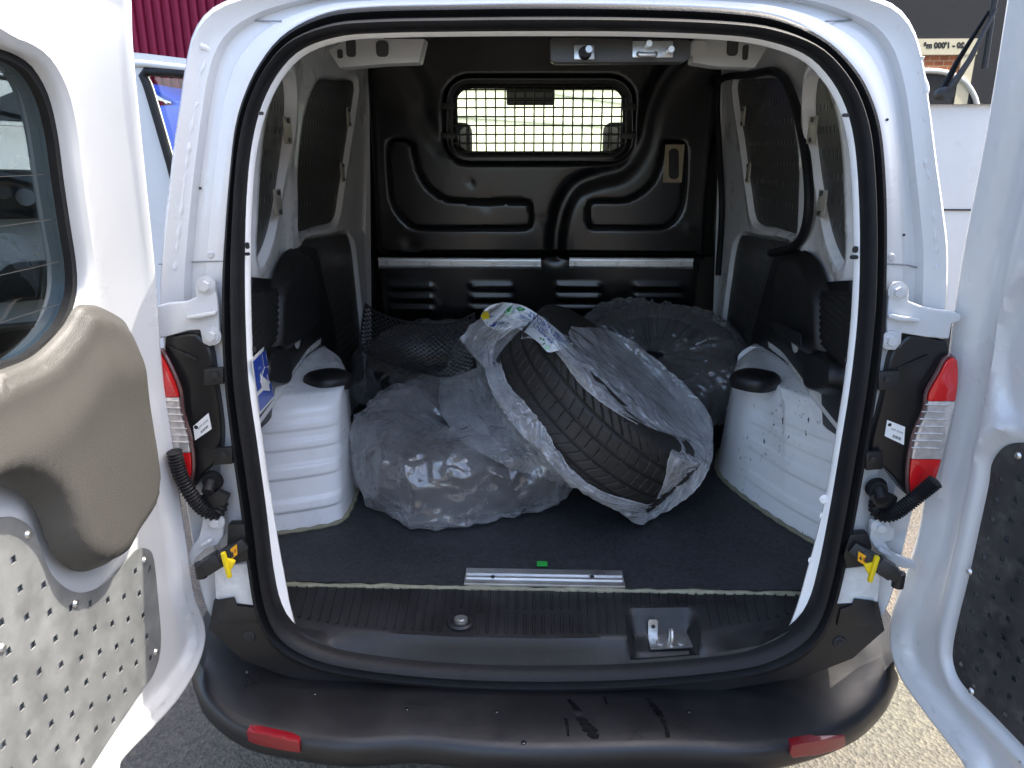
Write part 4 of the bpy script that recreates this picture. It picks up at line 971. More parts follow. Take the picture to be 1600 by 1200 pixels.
# ------------------------------------------------------------------ door check straps with yellow release tabs
def strap(arm, block, tab, stk, pin, s):
    B = vp(prism('door_check', [rear(x, y, -0.008) for x, y in block], (0, -0.020, 0), PLASTIC, van, 0.003))
    a, b = arm; A, Bp = rear(*a, -0.03), rear(*b, -0.06); d = Bp - A; L = d.length
    f = frame_from(d, Vector((0, -1, 0))); 
    bm = bmesh.new(); bm_box(bm, A + d * 0.5, (0.024, 0.026, L), f, 0.003); bm_box(bm, A + d * 0.72, (0.030, 0.031, L * 0.34), f, 0.003); bm_box(bm, A + d * 0.36, (0.018, 0.03, L * 0.30), f, 0.002)
    bmobj('strap_arm', bm, PLASTIC, B)
    t = rear(*tab, -0.055)
    bm = bmesh.new(); bm_box(bm, t, (0.020, 0.010, 0.022), Matrix.Rotation(-0.5 * s, 3, 'Y'), 0.004); bm_box(bm, t + Vector((0.002 * s, -0.008, 0.001)), (0.0085, 0.010, 0.056), Matrix.Rotation(0.12 * s, 3, 'Y'), 0.003)
    bmobj('release_tab', bm, YELLOW, B)
    Q = [rear(x, y, -0.052) for x, y in stk]; st_ = prism('warning_sticker', Q, (0, -0.001, 0), mat('orange_sticker', (0.80, 0.38, 0.01), 0.45), B)
    c = sum((Vector(q) for q in Q), Vector()) / 4; u = (Vector(Q[1]) - Vector(Q[0])).normalized(); v = (Vector(Q[0]) - Vector(Q[3])).normalized()
    e = (Vector(Q[1]) - Vector(Q[0])).length
    mesh('warning_triangle', [c + u * (-0.38 * e) + v * -0.004 + Vector((0, -0.0015, 0)), c + u * (-0.02 * e) + v * -0.004 + Vector((0, -0.0015, 0)), c + u * (-0.2 * e) + v * 0.005 + Vector((0, -0.0015, 0))], [(0, 1, 2)], INK, st_, recalc=False)
    mesh('warning_panel', [c + u * (0.1 * e) + v * -0.004 + Vector((0, -0.0015, 0)), c + u * (0.36 * e) + v * -0.004 + Vector((0, -0.0015, 0)), c + u * (0.36 * e) + v * 0.004 + Vector((0, -0.0015, 0)), c + u * (0.1 * e) + v * 0.004 + Vector((0, -0.0015, 0))], [(0, 1, 2, 3)], mat('brown_print', (0.35, 0.12, 0.01), 0.5), st_, recalc=False)
    p = rear(*pin, -0.06); cyl('strap_pin', p + Vector((0, 0, -0.016)), p + Vector((0, 0, 0.014)), 0.011, PLASTIC, B, seg=18)
strap(((385, 846), (312, 892)), [(362, 812), (388, 812), (394, 868), (372, 874), (360, 850)], (358, 880), [(360, 858), (370, 850), (371, 866), (361, 874)], (314, 890), -1)
strap(((1330, 852), (1402, 900)), [(1322, 828), (1350, 826), (1356, 846), (1348, 876), (1316, 880), (1312, 860)], (1360, 886), [(1341, 861), (1354, 869), (1353, 884), (1340, 876)], (1404, 905), 1)
# welded pocket below the check strap (bare white metal) and black corner trims
for P in ([(350, 880), (394, 876), (402, 938), (395, 945), (340, 932), (338, 890)], [(1318, 884), (1362, 880), (1372, 900), (1368, 938), (1312, 945), (1304, 940)]):
    vp(prism('check_pocket', [rear(x, y, 0.006) for x, y in P], (0, -0.010, 0), mat('chalky_white_metal', (0.72, 0.73, 0.72), 0.55, var=0.12, vscale=30, bump=0.3, bscale=60), van, 0.003))

# ------------------------------------------------------------------ lower corner trim and bumper
so_b = [tuple(p) for p in so_px]
bot = sorted([p for p in so_b if p[1] > 938], key=lambda p: p[0])
lt = [(336, 936)] + bot + [(1370, 938), (1380, 982), (1330, 1026), (1258, 1054), (1100, 1080), (850, 1092), (600, 1080), (450, 1054), (380, 1028), (328, 980)]
lt = densify(lt, 14)
LT = [(rear(x, y).x, rear(x, y).z) for x, y in lt]
def ltd(u, v): return np.array([lean(z) for z in v])
low = vp(plate('lower_corner_trim', LT, lambda u, v, off: np.stack([u, ltd(u, v) - 0.006 + off, v], 1), BUMPER, van, spacing=0.04, thick=0.022))
for (x, y) in ((389, 995), (1312, 1004)):
    c = rear(x, y, -0.007); bm = bmesh.new(); bm_cyl(bm, c, c + Vector((0, -0.003, 0)), 0.014, 0.012, 20); bm_cyl(bm, c + Vector((0, -0.003, 0)), c + Vector((0, -0.006, 0)), 0.007, 0.006, 12); bmobj('trim_clip', bm, INK, low)
for P in ([(336, 937), (366, 932), (372, 945), (400, 948), (404, 972), (340, 972)], [(1312, 950), (1330, 944), (1334, 934), (1366, 938), (1366, 976), (1306, 976)]):
    vp(prism('corner_step', [rear(x, y, -0.006) for x, y in P], (0, -0.005, 0), BUMPER, van, 0.002))
NB = 120
def zl(pts):
    D = catmull([(x, y, z * 1000) for x, y, z in pts], NB); return [at_z(x, y, z / 1000) for x, y, z in D]
B0 = zl([(318, 962, 0.50), (350, 985, 0.478), (390, 1012, 0.452), (450, 1036, 0.44), (600, 1064, 0.433), (850, 1080, 0.430), (1100, 1064, 0.433), (1260, 1036, 0.44), (1325, 1012, 0.452), (1362, 985, 0.478), (1392, 962, 0.50)])
B1 = zl([(308, 1030, 0.475), (335, 1068, 0.45), (385, 1092, 0.437), (470, 1118, 0.430), (600, 1128, 0.428), (850, 1135, 0.427), (1100, 1130, 0.428), (1240, 1116, 0.430), (1322, 1090, 0.437), (1368, 1062, 0.45), (1398, 1030, 0.475)])
B2 = zl([(306, 1046, 0.455), (326, 1090, 0.437), (380, 1132, 0.423), (460, 1150, 0.418), (545, 1160, 0.417), (650, 1155, 0.418), (750, 1165, 0.416), (850, 1168, 0.416), (1050, 1165, 0.416), (1170, 1169, 0.416), (1250, 1156, 0.418), (1330, 1127, 0.423), (1376, 1086, 0.437), (1398, 1046, 0.455)])
def outw(L, k, dz):
    r = []
    for p in L:
        d = Vector((p.x, min(0, p.y - 0.55), 0)).normalized(); r.append(p + d * k + Vector((0, 0, dz)))
    return r
bl = [offl(B0, 0.03), B0, mixl(B0, B1, 0.5), B1, mixl(B1, B2, 0.7), outw(B2, 0.0, 0.0), outw(B2, 0.006, -0.006), outw(B2, 0.011, -0.022), outw(B2, 0.010, -0.045), outw(B2, 0.0, -0.060), outw(B2, -0.015, -0.068), outw(B2, -0.10, -0.13), outw(B2, -0.18, -0.15)]
bump = vp(loft('rear_bumper', bl, BUMPER, van, closed=False, sharp=45))
for Q in ([(386, 1141), (404, 1143), (440, 1151), (468, 1158), (470, 1174), (440, 1170), (405, 1162), (389, 1156)], [(1236, 1163), (1255, 1159), (1300, 1152), (1319, 1149), (1320, 1160), (1314, 1168), (1275, 1178), (1238, 1182), (1233, 1176)]):
    P = []
    for x, y in Q:            # onto the bumper's rear face
        best = None
        for k in range(NB):
            for L0, L1 in ((bl[6], bl[7]), (bl[7], bl[8]), (bl[8], bl[9])):
                pass
        d = ray(x, y)
        def gap(t):
            p = CAM + d * t
            return p
        # face follows the plan curve of loop bl[7]
        xs = np.array([p.x for p in bl[7]]); ys = np.array([p.y for p in bl[7]])
        p = hit(x, y, lambda p: p.y - float(np.interp(p.x, xs, ys)), 0.6, 3)
        P.append(p + Vector((0, -0.004, 0)))
    prism('bumper_reflector', P, (0, 0.02, 0), REFLECTOR, bump, 0.0015)

WET = mat('wet_black_plastic', (0.006, 0.006, 0.007), 0.06, coat=1.0)
def deck_hit(x, y):
    best = None
    for L0, L1 in zip(bl[1:5], bl[2:6]):
        pass
    i = min(range(NB), key=lambda k: abs(bl[3][k].x - at_z(x, y, 0.43).x)); pr_ = [bl[k][i] for k in (1, 2, 3, 4, 5)]
    z = 0.43
    for _ in range(6):
        q = at_z(x, y, z); z = float(np.interp(-q.y, [-p.y for p in pr_], [p.z for p in pr_])) + 0.0012
    return at_z(x, y, z)
for pts in ([(888, 1092, 4), (900, 1106, 7), (908, 1122, 9), (922, 1140, 12), (930, 1154, 8)], [(1012, 1090, 4), (1022, 1104, 6), (1032, 1118, 6), (1040, 1136, 4), (1044, 1152, 5)], [(882, 1118, 3), (886, 1132, 3), (888, 1150, 2)], [(944, 1088, 3), (948, 1100, 2)]):
    C_ = catmull(pts, 30); Lf, Rt = [], []
    for i, (x, y, w_) in enumerate(C_):
        w2 = w_ * (0.8 + 0.5 * noise.noise(Vector((i * 0.5, x, 0)))); Lf.append(deck_hit(x - w2, y)); Rt.append(deck_hit(x + w2, y))
    mesh('water_streak', Lf + Rt, [(i, i + 1, i + 31, i + 30) for i in range(29)], WET, bump, True, recalc=False)
for (x, y, r_) in ((636, 1108, 3), (776, 1112, 3), (492, 1084, 3), (1077, 1112, 3), (818, 1160, 4), (386, 1050, 3)):
    c = deck_hit(x, y); bm = bmesh.new(); bmesh.ops.create_uvsphere(bm, u_segments=10, v_segments=6, radius=r_ * 0.0013, matrix=Matrix.Translation(c) @ Matrix.Diagonal((1, 1, 0.4, 1))); bmobj('water_drop', bm, WET, bump)
# flange bolts and holes
for (x, y) in ((416, 773), (418, 798), (425, 853), (430, 868), (1289, 780), (1289, 806), (1279, 860), (1271, 876)):
    p = at_y(x, y, 0.026); vp(hexbolt('flange_bolt', p, (-0.4 if x > 800 else 0.4, -1, 0), 0.0065, WHITE_IN, van))
for (x, y, w_, h_) in ((386, 384, 6, 10), (386, 397, 8, 5), (389, 551, 6, 12), (397, 546, 6, 10), (390, 566, 4, 6), (421, 823, 4, 7), (1337, 390, 8, 10), (1335, 402, 12, 6), (1330, 568, 7, 11), (1322, 563, 4, 8), (1284, 831, 4, 8), (407, 177, 8, 5), (1322, 180, 10, 5)):
    p = at_y(x, y, 0.028); k = 1.36 / 1150
    vp(prism('flange_hole', [(p.x + a * k, p.y, p.z + b * k) for a, b in rrect(0, 0, w_, h_, min(w_, h_) * 0.45, 3)], (0, 0.003, 0), INK, van))
# load lashing sticker on the left lining
Q = [wall_hit(x, y, -1, 0.045) for x, y in ((392, 561), (413, 541), (428, 622), (404, 649))]
stk = vp(prism('lashing_sticker', Q, (0.001, 0, 0), LABEL, van))
a, b, c, d = Q; ctr = sum(Q, Vector()) / 4; off = Vector((0.0022, 0, 0))
ins = [ctr + (q - ctr) * 0.90 + off for q in Q]
def bil(s_, t): return (ins[0].lerp(ins[1], s_)).lerp(ins[3].lerp(ins[2], s_), t)
for t0, t1 in ((0.0, 0.60), (0.68, 1.0)):
    mesh('sticker_field', [bil(0, t0), bil(1, t0), bil(1, t1), bil(0, t1)], [(0, 1, 2, 3)], BLUE, stk, recalc=False)
o2 = Vector((0.002, 0, 0))
lettering('sticker_text', '0 daN', 0.016, None, None, None, LABEL, stk, warp=lambda x, y: bil(0.30 + x * 5, 0.20 - y * 5) + o2)
lettering('sticker_text', '3.5 kN', 0.016, None, None, None, LABEL, stk, warp=lambda x, y: bil(0.34 + x * 5, 0.32 - y * 5) + o2)
for s_ in (0.25, 0.5, 0.75): tube('sticker_line', [bil(s_, 0.46) + o2, bil(s_, 0.56) + o2], 0.0007, LABEL, stk, 4)
tube('sticker_line', [bil(0.62, 0.02) + o2, bil(0.62, 0.28) + o2, bil(0.95, 0.34) + o2], 0.0006, LABEL, stk, 4)
tube('sticker_line', [bil(0.62, 0.28) + o2, bil(0.2, 0.46) + o2], 0.0006, LABEL, stk, 4)

# ------------------------------------------------------------------ cab seen through the bulkhead window, and the open front door
vp(prism('cab_roof', [(-0.66, 1.74, 1.84), (0.66, 1.74, 1.84), (0.60, 2.72, 1.80), (-0.60, 2.72, 1.80)], (0, 0, 0.06), WHITE, van, 0.01))
ws = [(-0.60, 2.72, 1.81), (0.60, 2.72, 1.81), (0.70, 3.35, 1.20), (-0.70, 3.35, 1.20)]
vp(prism('windscreen', ws, (0, 0.004, 0.004), CABGLASS, van))
for s in (-1, 1):
    vp(tube('windscreen_pillar', [(s * 0.63, 2.70, 1.82), (s * 0.70, 3.0, 1.55), (s * 0.76, 3.38, 1.18)], 0.035, WHITE, van, 8))
    seat = vp(box('cab_seat', (s * 0.36, 2.12, 1.06), (0.46, 0.14, 0.62), mat('seat_cloth', (0.03, 0.03, 0.033), 0.9), van, rot=Matrix.Rotation(-0.15, 3, 'X'), bevel=0.05, seg=4))
    hx = at_y(690 if s < 0 else 990, 230, 2.0)
    box('headrest', (hx.x, 2.02, 1.52), (0.26, 0.10, 0.22), MATS['seat_cloth'], seat, bevel=0.045, seg=4)
mr_ = at_y(829, 152, 2.62); vp(box('rear_view_mirror', mr_, (0.24, 0.03, 0.075), PLASTIC, van, bevel=0.012, seg=3))
vp(box('dashboard', (0, 3.05, 1.12), (1.40, 0.55, 0.22), PLASTIC, van, bevel=0.05, seg=3))
vp(prism('bonnet', [(-0.80, 3.30, 1.16), (0.80, 3.30, 1.16), (0.74, 4.02, 0.95), (-0.74, 4.02, 0.95)], (0, 0, -0.55), WHITE, van, 0.06, seg=3))
vp(prism('closed_front_door', [(0.84, 1.80, 0.40), (0.86, 3.1, 0.40), (0.86, 3.1, 1.12), (0.86, 1.80, 1.12)], (-0.05, 0, 0), WHITE, van, 0.01))
vp(prism('side_window', [(0.85, 1.80, 1.12), (0.85, 3.2, 1.12), (0.64, 2.72, 1.80), (0.66, 1.80, 1.80)], (-0.004, 0, 0), CABGLASS, van))
FDY = 2.55
fd_o = [at_y(x, y, FDY) for x, y in ((150, 76), (230, 84), (320, 95), (360, 104), (372, 130), (380, 300), (380, 620), (150, 620))]
fd_w = [at_y(x, y, FDY) for x, y in catmull([(196, 116), (240, 112), (345, 122), (352, 140), (352, 330), (298, 336), (284, 318), (262, 240), (232, 138), (224, 118)][1:], 60, True)]
fd = vp(plate('front_door', densify([(p.x, p.z) for p in fd_o], 0.06), lambda u, v, off: np.stack([u, FDY + off * 1.0 + 0 * v, v], 1), WHITE, van, holes=[[(p.x, p.z) for p in fd_w]], spacing=0.08, thick=0.06, sharp=40))
tube('window_rubber', [p + Vector((0, -0.002, 0)) for p in fd_w], 0.022, RUBBER, fd, 8, True)
tube('frame_crease', [at_y(x, y, FDY - 0.004) for x, y in ((160, 96), (230, 100), (300, 108), (350, 113))], 0.018, WHITE, fd, 8)
plate('door_window', [(p.x, p.z) for p in fd_w], lambda u, v, off: np.stack([u, FDY + 0.03 + off + 0 * v, v], 1), CABGLASS, fd, spacing=0.3, thick=0.004, smooth=False)
# wheels
def wheel(x, y, s):
    P = []
    prof = [(0.19, -0.07), (0.20, -0.085), (0.27, -0.09), (0.30, -0.075), (0.305, 0.0), (0.30, 0.075), (0.27, 0.09), (0.20, 0.085), (0.19, 0.07)]
    loops = [[Vector((x + b, y + r_ * math.cos(a), 0.305 + r_ * math.sin(a))) for a in [2 * math.pi * k / 40 for k in range(40)]] for r_, b in prof]
    wl_ = vp(loft('wheel', loops, TYRE, van, sharp=50))
    cyl('wheel_rim', (x - 0.05, y, 0.305), (x + 0.06 * s, y, 0.305), 0.192, STEEL, wl_, seg=32)
for (x, y) in ((-0.74, 0.72), (0.74, 0.72), (-0.74, 3.2), (0.74, 3.2)): wheel(x, y, math.copysign(1, x))

# ================================================================== GROUND
def ground_mat():
    m = bpy.data.materials.new('worn_asphalt'); m.use_nodes = True; n = m.node_tree.nodes; l = m.node_tree.links; b = n['Principled BSDF']
    tc = n.new('ShaderNodeTexCoord')
    v = n.new('ShaderNodeTexVoronoi'); v.inputs['Scale'].default_value = 110; l.new(tc.outputs['Object'], v.inputs['Vector'])
    z = n.new('ShaderNodeTexNoise'); z.inputs['Scale'].default_value = 60; z.inputs['Detail'].default_value = 8; l.new(tc.outputs['Object'], z.inputs['Vector'])
    z2 = n.new('ShaderNodeTexNoise'); z2.inputs['Scale'].default_value = 0.8; z2.inputs['Detail'].default_value = 6; l.new(tc.outputs['Object'], z2.inputs['Vector'])
    cr = n.new('ShaderNodeValToRGB'); e = cr.color_ramp.elements; e[0].position = 0.0; e[0].color = (0.045, 0.041, 0.035, 1); e[1].position = 1.0; e[1].color = (0.165, 0.143, 0.108, 1)
    sp = n.new('ShaderNodeSeparateColor'); l.new(v.outputs['Color'], sp.inputs[0])
    ad = n.new('ShaderNodeMath'); ad.operation = 'MULTIPLY_ADD'; ad.inputs[1].default_value = 0.5; l.new(sp.outputs[0], ad.inputs[0])
    ml = n.new('ShaderNodeMath'); ml.operation = 'MULTIPLY'; ml.inputs[1].default_value = 0.5; l.new(z.outputs['Fac'], ml.inputs[0]); l.new(ml.outputs[0], ad.inputs[2])
    l.new(ad.outputs[0], cr.inputs[0])
    mx = n.new('ShaderNodeMix'); mx.data_type = 'RGBA'; mx.blend_type = 'MULTIPLY'; mx.inputs[0].default_value = 0.35
    l.new(cr.outputs[0], mx.inputs[6]); l.new(z2.outputs['Color'], mx.inputs[7]); l.new(mx.outputs[2], b.inputs['Base Color'])
    b.inputs['Roughness'].default_value = 0.85
    bp = n.new('ShaderNodeBump'); bp.inputs['Strength'].default_value = 0.8; bp.inputs['Distance'].default_value = 0.006
    l.new(v.outputs['Distance'], bp.inputs['Height']); l.new(bp.outputs[0], b.inputs['Normal'])
    return m
gnd = mesh('ground', [(-400, -400, 0), (400, -400, 0), (400, 400, 0), (-400, 400, 0)], [(0, 1, 2, 3)], ground_mat()); tag(gnd, kind='structure')

# ================================================================== TYRES AND THEIR BAGS
def tyre_mesh(name, R=0.31, W=0.20, NT=120, tread=False):
    pr = []                                        # (radius, height along the axis, kind)
    hw = W / 2
    inner = [(0.205, -hw * 0.80), (0.200, -hw * 0.86), (0.207, -hw * 0.94), (0.235, -hw * 1.0), (R - 0.035, -hw * 0.99), (R - 0.016, -hw * 0.93)]
    pr += inner
    nt_ = 61 if tread else 13
    for i in range(nt_):
        h = -hw * 0.86 + 2 * hw * 0.86 * i / (nt_ - 1); pr.append((R - 0.010 * abs(h / hw) ** 4, h))
    pr += [(r, -h) for r, h in reversed(inner)]
    pr += [(0.225, hw * 0.70), (R - 0.025, hw * 0.62), (R - 0.018, 0.0), (R - 0.025, -hw * 0.62), (0.225, -hw * 0.70)]
    pr = np.array(pr); n = len(pr)
    th = np.arange(NT) * 2 * np.pi / NT
    Rr = np.tile(pr[:, 0], (NT, 1)); Hh = np.tile(pr[:, 1], (NT, 1)); T = np.tile(th[:, None], (1, n))
    if tread:
        arc = T * R; g = np.zeros_like(Rr); isT = np.zeros(n, bool); isT[len(inner) - 1:len(inner) + nt_ + 1] = True
        for c in (-0.064, -0.024, 0.022, 0.062):
            g = np.maximum(g, 0.0065 * (1 - sstep(np.abs(Hh - c), 0.0022, 0.0042)))
        def slots(pitch, ph, slant, curve, wid, mask, dep):
            x = (arc + ph + slant * Hh + curve * Hh * Hh) % pitch; d_ = np.minimum(x, pitch - x)
            return dep * (1 - sstep(d_, wid * 0.5, wid * 1.1)) * mask
        L_ = 2 * np.pi * R
        g = np.maximum(g, slots(L_ / 62, 0.0, 0.55, 5.0, 0.0019, (Hh > 0.068), 0.006))
        g = np.maximum(g, slots(L_ / 62, 0.01, -0.9, 0.0, 0.0019, (Hh < -0.070), 0.006))
        g = np.maximum(g, slots(L_ / 62, 0.004, 0.30, 0.0, 0.0013, (Hh > 0.026) & (Hh < 0.058), 0.004))
        g = np.maximum(g, slots(L_ / 62, 0.016, 0.12, 0.0, 0.0013, (np.abs(Hh) < 0.019), 0.0035))
        g = np.maximum(g, slots(L_ / 62, 0.020, -0.8, 0.0, 0.0014, (Hh < -0.028) & (Hh > -0.060), 0.004))
        Rr = Rr - g * isT[None, :]
    V = np.stack([Rr * np.cos(T), Rr * np.sin(T), Hh], 2).reshape(-1, 3)
    i, k = np.meshgrid(np.arange(NT), np.arange(n), indexing='ij'); i2 = (i + 1) % NT; k2 = (k + 1) % n
    Fc = np.stack([i * n + k, i2 * n + k, i2 * n + k2, i * n + k2], 2).reshape(-1, 4)
    me = bpy.data.meshes.new(name); me.from_pydata(V.tolist(), [], Fc.tolist())
    me.polygons.foreach_set('use_smooth', [True] * len(me.polygons)); me.set_sharp_from_angle(angle=rad(50))
    return me
AX1 = Vector((0.64, -0.09, 0.75)).normalized()
TY = {}
def put_tyre(key, me, c, axis, label):
    o = link('tyre', me, TYRE); o.matrix_world = Matrix.Translation(c) @ frame_from(axis).to_4x4()
    tag(o, label, 'tyre', 'tyres lying in the cargo bay'); TY[key] = (Vector(c), frame_from(axis)); return o
C1 = at_z(938, 634, FLOOR + 0.272)
lowm = tyre_mesh('plain_tyre', R=0.288, W=0.18, NT=110)
put_tyre('near', tyre_mesh('treaded_tyre', W=0.228, NT=900, tread=True), C1, AX1, 'dark grey tyre with its tread showing through the torn open bag in the middle')
CL = Vector((-0.232, 0.745, FLOOR + 0.112)); AXL = Vector((0.03, -0.06, 1)).normalized()
put_tyre('left', lowm, CL, AXL, 'tyre lying flat inside the smoky bag beside the left wheel arch')
CLB = Vector((-0.36, 1.32, FLOOR + 0.16)); AXLB = Vector((0.05, -0.26, 1)).normalized()
put_tyre('lback', lowm, CLB, AXLB, 'tyre in the dark back left corner under the black mesh')
CRB = Vector((0.40, 1.25, FLOOR + 0.22)); AXRB = Vector((-0.05, -0.38, 1)).normalized()
put_tyre('rback', lowm, CRB, AXRB, 'tyre wrapped in pleated film at the back right of the cargo bay')
def sdf_ring(P, key, half_r=0.052, half_h=0.088, rnd=0.012):
    c, M = TY[key]; M = np.array(M); q = (P - np.array(tuple(c))) @ M
    r = np.hypot(q[:, 0], q[:, 1]) - 0.255
    a = np.maximum(np.abs(r) - half_r, 0); b = np.maximum(np.abs(q[:, 2]) - half_h, 0)
    return np.hypot(a, b) - rnd
def sdf_disc(P, key, R=0.30, half_h=0.088, rnd=0.012):
    c, M = TY[key]; M = np.array(M); q = (P - np.array(tuple(c))) @ M
    a = np.maximum(np.hypot(q[:, 0], q[:, 1]) - R, 0); b = np.maximum(np.abs(q[:, 2]) - half_h, 0)
    return np.hypot(a, b) - rnd
camn = np.array(tuple(CAM)); rotn = np.array(ROT)
def march(px, infl, fns):
    """nearest point of each ray to the inflated shapes (a film stretched over them)"""
    px = np.asarray(px, float)
    d = np.stack([(px[:, 0] - 800) / FPX, -(px[:, 1] - 600) / FPX, -np.ones(len(px))], 1) @ rotn.T
    d /= np.linalg.norm(d, axis=1)[:, None]
    t = np.full(len(px), 1.2); best = np.full(len(px), 1e9); bt = t.copy()
    for _ in range(90):
        P = camn + d * t[:, None]; s = np.min([f(P) for f in fns], axis=0) - infl
        b = s < best; best[b] = s[b]; bt[b] = t[b]
        t = np.minimum(t + np.clip(s, 0.002, 0.08), 3.2)
    return camn + d * bt[:, None], d
def nz(p, s, o=0.0): return noise.noise(Vector((p[0] * s + o, p[1] * s + o * 0.7, p[2] * s - o)))
def ridge(x): return (1.0 - abs(x) * 2.0)
FILM = film_mat('clear_tyre_bag_film', (0.86, 0.87, 0.88), 0.38, 0.6, 0.16, 6.5, 0.12)
FILM2 = film_mat('smoky_tyre_bag_film', (0.84, 0.85, 0.86), 0.20, 0.45, 0.11, 6.5, 0.12)
FILM3 = film_mat('thin_dark_bag_film', (0.80, 0.81, 0.83), 0.11, 0.35, 0.20, 8, 0.07)

# --- bag thrown open round the near tyre
OUTL = catmull([(748, 500), (756, 486), (778, 475), (815, 478), (850, 496), (890, 508), (940, 515), (975, 524), (1025, 562), (1070, 600), (1102, 636), (1115, 672), (1112, 715), (1094, 758), (1055, 792), (1000, 817), (965, 800), (925, 778), (870, 752), (815, 738), (770, 718), (725, 690), (693, 655), (683, 620), (696, 575), (718, 530), (735, 508)], 260, True)
OPEN = catmull([(782, 552), (800, 535), (826, 528), (858, 540), (882, 566), (905, 598), (945, 632), (995, 662), (1047, 684), (1043, 725), (1034, 762), (1016, 788), (990, 783), (940, 768), (905, 745), (872, 706), (850, 668), (820, 630), (794, 600)], 260, True)
bc = np.array((905.0, 640.0))
def polar(P, A):
    D = P - bc; a = np.arctan2(D[:, 1], D[:, 0]); r = np.hypot(D[:, 0], D[:, 1]); o = np.argsort(a); a, r = a[o], r[o]
    return np.interp(A, np.concatenate([a - 2 * np.pi, a, a + 2 * np.pi]), np.concatenate([r, r, r]))
Dd = OUTL - bc; A_ = np.sort(np.arctan2(Dd[:, 1], Dd[:, 0])); NAg = 520; A_ = np.interp(np.linspace(0, len(A_) - 1, NAg), range(len(A_)), A_)
ri, ro = polar(OPEN, A_), polar(OUTL, A_)
for i in range(NAg):
    ri[i] = min(ri[i], ro[i] - 12) + 3 * noise.noise(Vector((i * 0.09, 3, 0))) + 1.5 * noise.noise(Vector((i * 0.31, 9, 0)))
    ro[i] += 4 * noise.noise(Vector((i * 0.06, 1, 7))) + 2.5 * noise.noise(Vector((i * 0.2, 5, 2)))
NR = 84
f1 = [lambda P: sdf_disc(P, 'near', 0.30, 0.102), lambda P: sdf_disc(P, 'left') - 0.022]
rows = []
for j in range(NR):
    t = j / (NR - 1); rr = ri + (ro - ri) * t
    PX = np.stack([bc[0] + rr * np.cos(A_), bc[1] + rr * np.sin(A_)], 1)
    P, d = march(PX, 0.020, f1)
    for i in range(NAg):
        wd_ = (ro[i] - ri[i]) / 100.0; al = A_[i] * 1.3
        # long pleats running round the opening, finer creases across them
        q = Vector((t * wd_ * 6.0 + 0.7 * noise.noise(Vector((al * 1.7, t * 2, 4))), math.cos(A_[i]) * 1.1, math.sin(A_[i]) * 1.1))
        pl_ = ridge(noise.noise(q)) * 0.55 + ridge(noise.noise(q * 2.3 + Vector((5, 2, 1)))) * 0.30
        fn_ = ridge(noise.noise(Vector(P[i]) * 30)) * 0.10 + ridge(noise.noise(Vector(P[i]) * 70)) * 0.03
        env = 0.35 + 0.65 * math.sin(math.pi * min(1, t * 0.9 + 0.1))
        puff = 0.030 * math.sin(math.pi * t) * min(1.5, wd_)
        P[i] = P[i] - d[i] * (puff + max(0.0, 0.014 + 0.042 * env * (pl_ + fn_)))
    rows.append(P)
back = C1 + AX1 * -0.02 + Vector((0.02, 0.26, 0.0))
for k in (0.12, 0.3, 0.55, 0.8, 0.97):
    Q = rows[NR - 1].copy(); Q = Q + (np.array(tuple(back)) - Q) * k
    Q[:, 1] += 0.10 * math.sin(math.pi * k)
    rows.append(Q)
V = np.concatenate(rows); V[:, 2] = np.maximum(V[:, 2], FLOOR + 0.004)
nr = len(rows); Fc = []
for j in range(nr - 1):
    for i in range(NAg): Fc.append((j * NAg + i, j * NAg + (i + 1) % NAg, (j + 1) * NAg + (i + 1) % NAg, (j + 1) * NAg + i))
bag1 = mesh('plastic_tyre_bag', V.tolist(), Fc, FILM, None, True, recalc=False)
tag(bag1, 'crumpled clear plastic bag with a printed white band, split open round a tyre', 'plastic bag', 'plastic tyre bags')
hem = [Vector(p) - Vector(ray(800, 600)) * 0.003 for p in rows[0]]
tube('bag_hem', hem, 0.0028, FILM, bag1, 6, True, lambda i: 0.0010 + 0.0010 * abs(noise.noise(Vector((i * 0.11, 0, 0)))))
# printed band across the top of the bag
TE = catmull([(751, 493), (757, 484), (770, 476), (792, 473), (818, 478), (840, 491), (857, 504), (876, 520), (896, 538)], 90)
BE = catmull([(754, 500), (760, 508), (772, 515), (790, 516), (806, 513), (824, 522), (842, 536), (856, 550), (872, 548)], 90)
def band_px(u, v):
    i = np.clip(u, 0, 1) * 89; a = np.stack([np.interp(i, range(90), TE[:, k]) for k in (0, 1)], -1); b = np.stack([np.interp(i, range(90), BE[:, k]) for k in (0, 1)], -1)
    return a + (b - a) * np.asarray(v)[..., None]
def band3(u, v, lift=0.0):
    u = np.atleast_1d(np.asarray(u, float)); v = np.atleast_1d(np.asarray(v, float))
    P, d = march(band_px(u, v), 0.024, f1)
    for i in range(len(P)):
        w_ = 0.006 * ridge(noise.noise(Vector((u[i] * 7, v[i] * 3.2, 2)))) + 0.003 * ridge(noise.noise(Vector((u[i] * 15, v[i] * 6, 8))))
        P[i] -= d[i] * (0.046 + w_ + lift)
    return P
U, Vv = np.meshgrid(np.linspace(0, 1, 90), np.linspace(0, 1, 26), indexing='ij')
ragged = Vv.ravel().copy(); BP = band3(U.ravel(), ragged)
Fb = [(i * 26 + j, (i + 1) * 26 + j, (i + 1) * 26 + j + 1, i * 26 + j + 1) for i in range(89) for j in range(25)]
band = mesh('printed_band', BP.tolist(), Fb, mat('white_bag_print', (0.66, 0.69, 0.72), 0.35, var=0.06, vscale=30, bump=0.4, bscale=60, bdist=0.004), bag1, True, recalc=False)
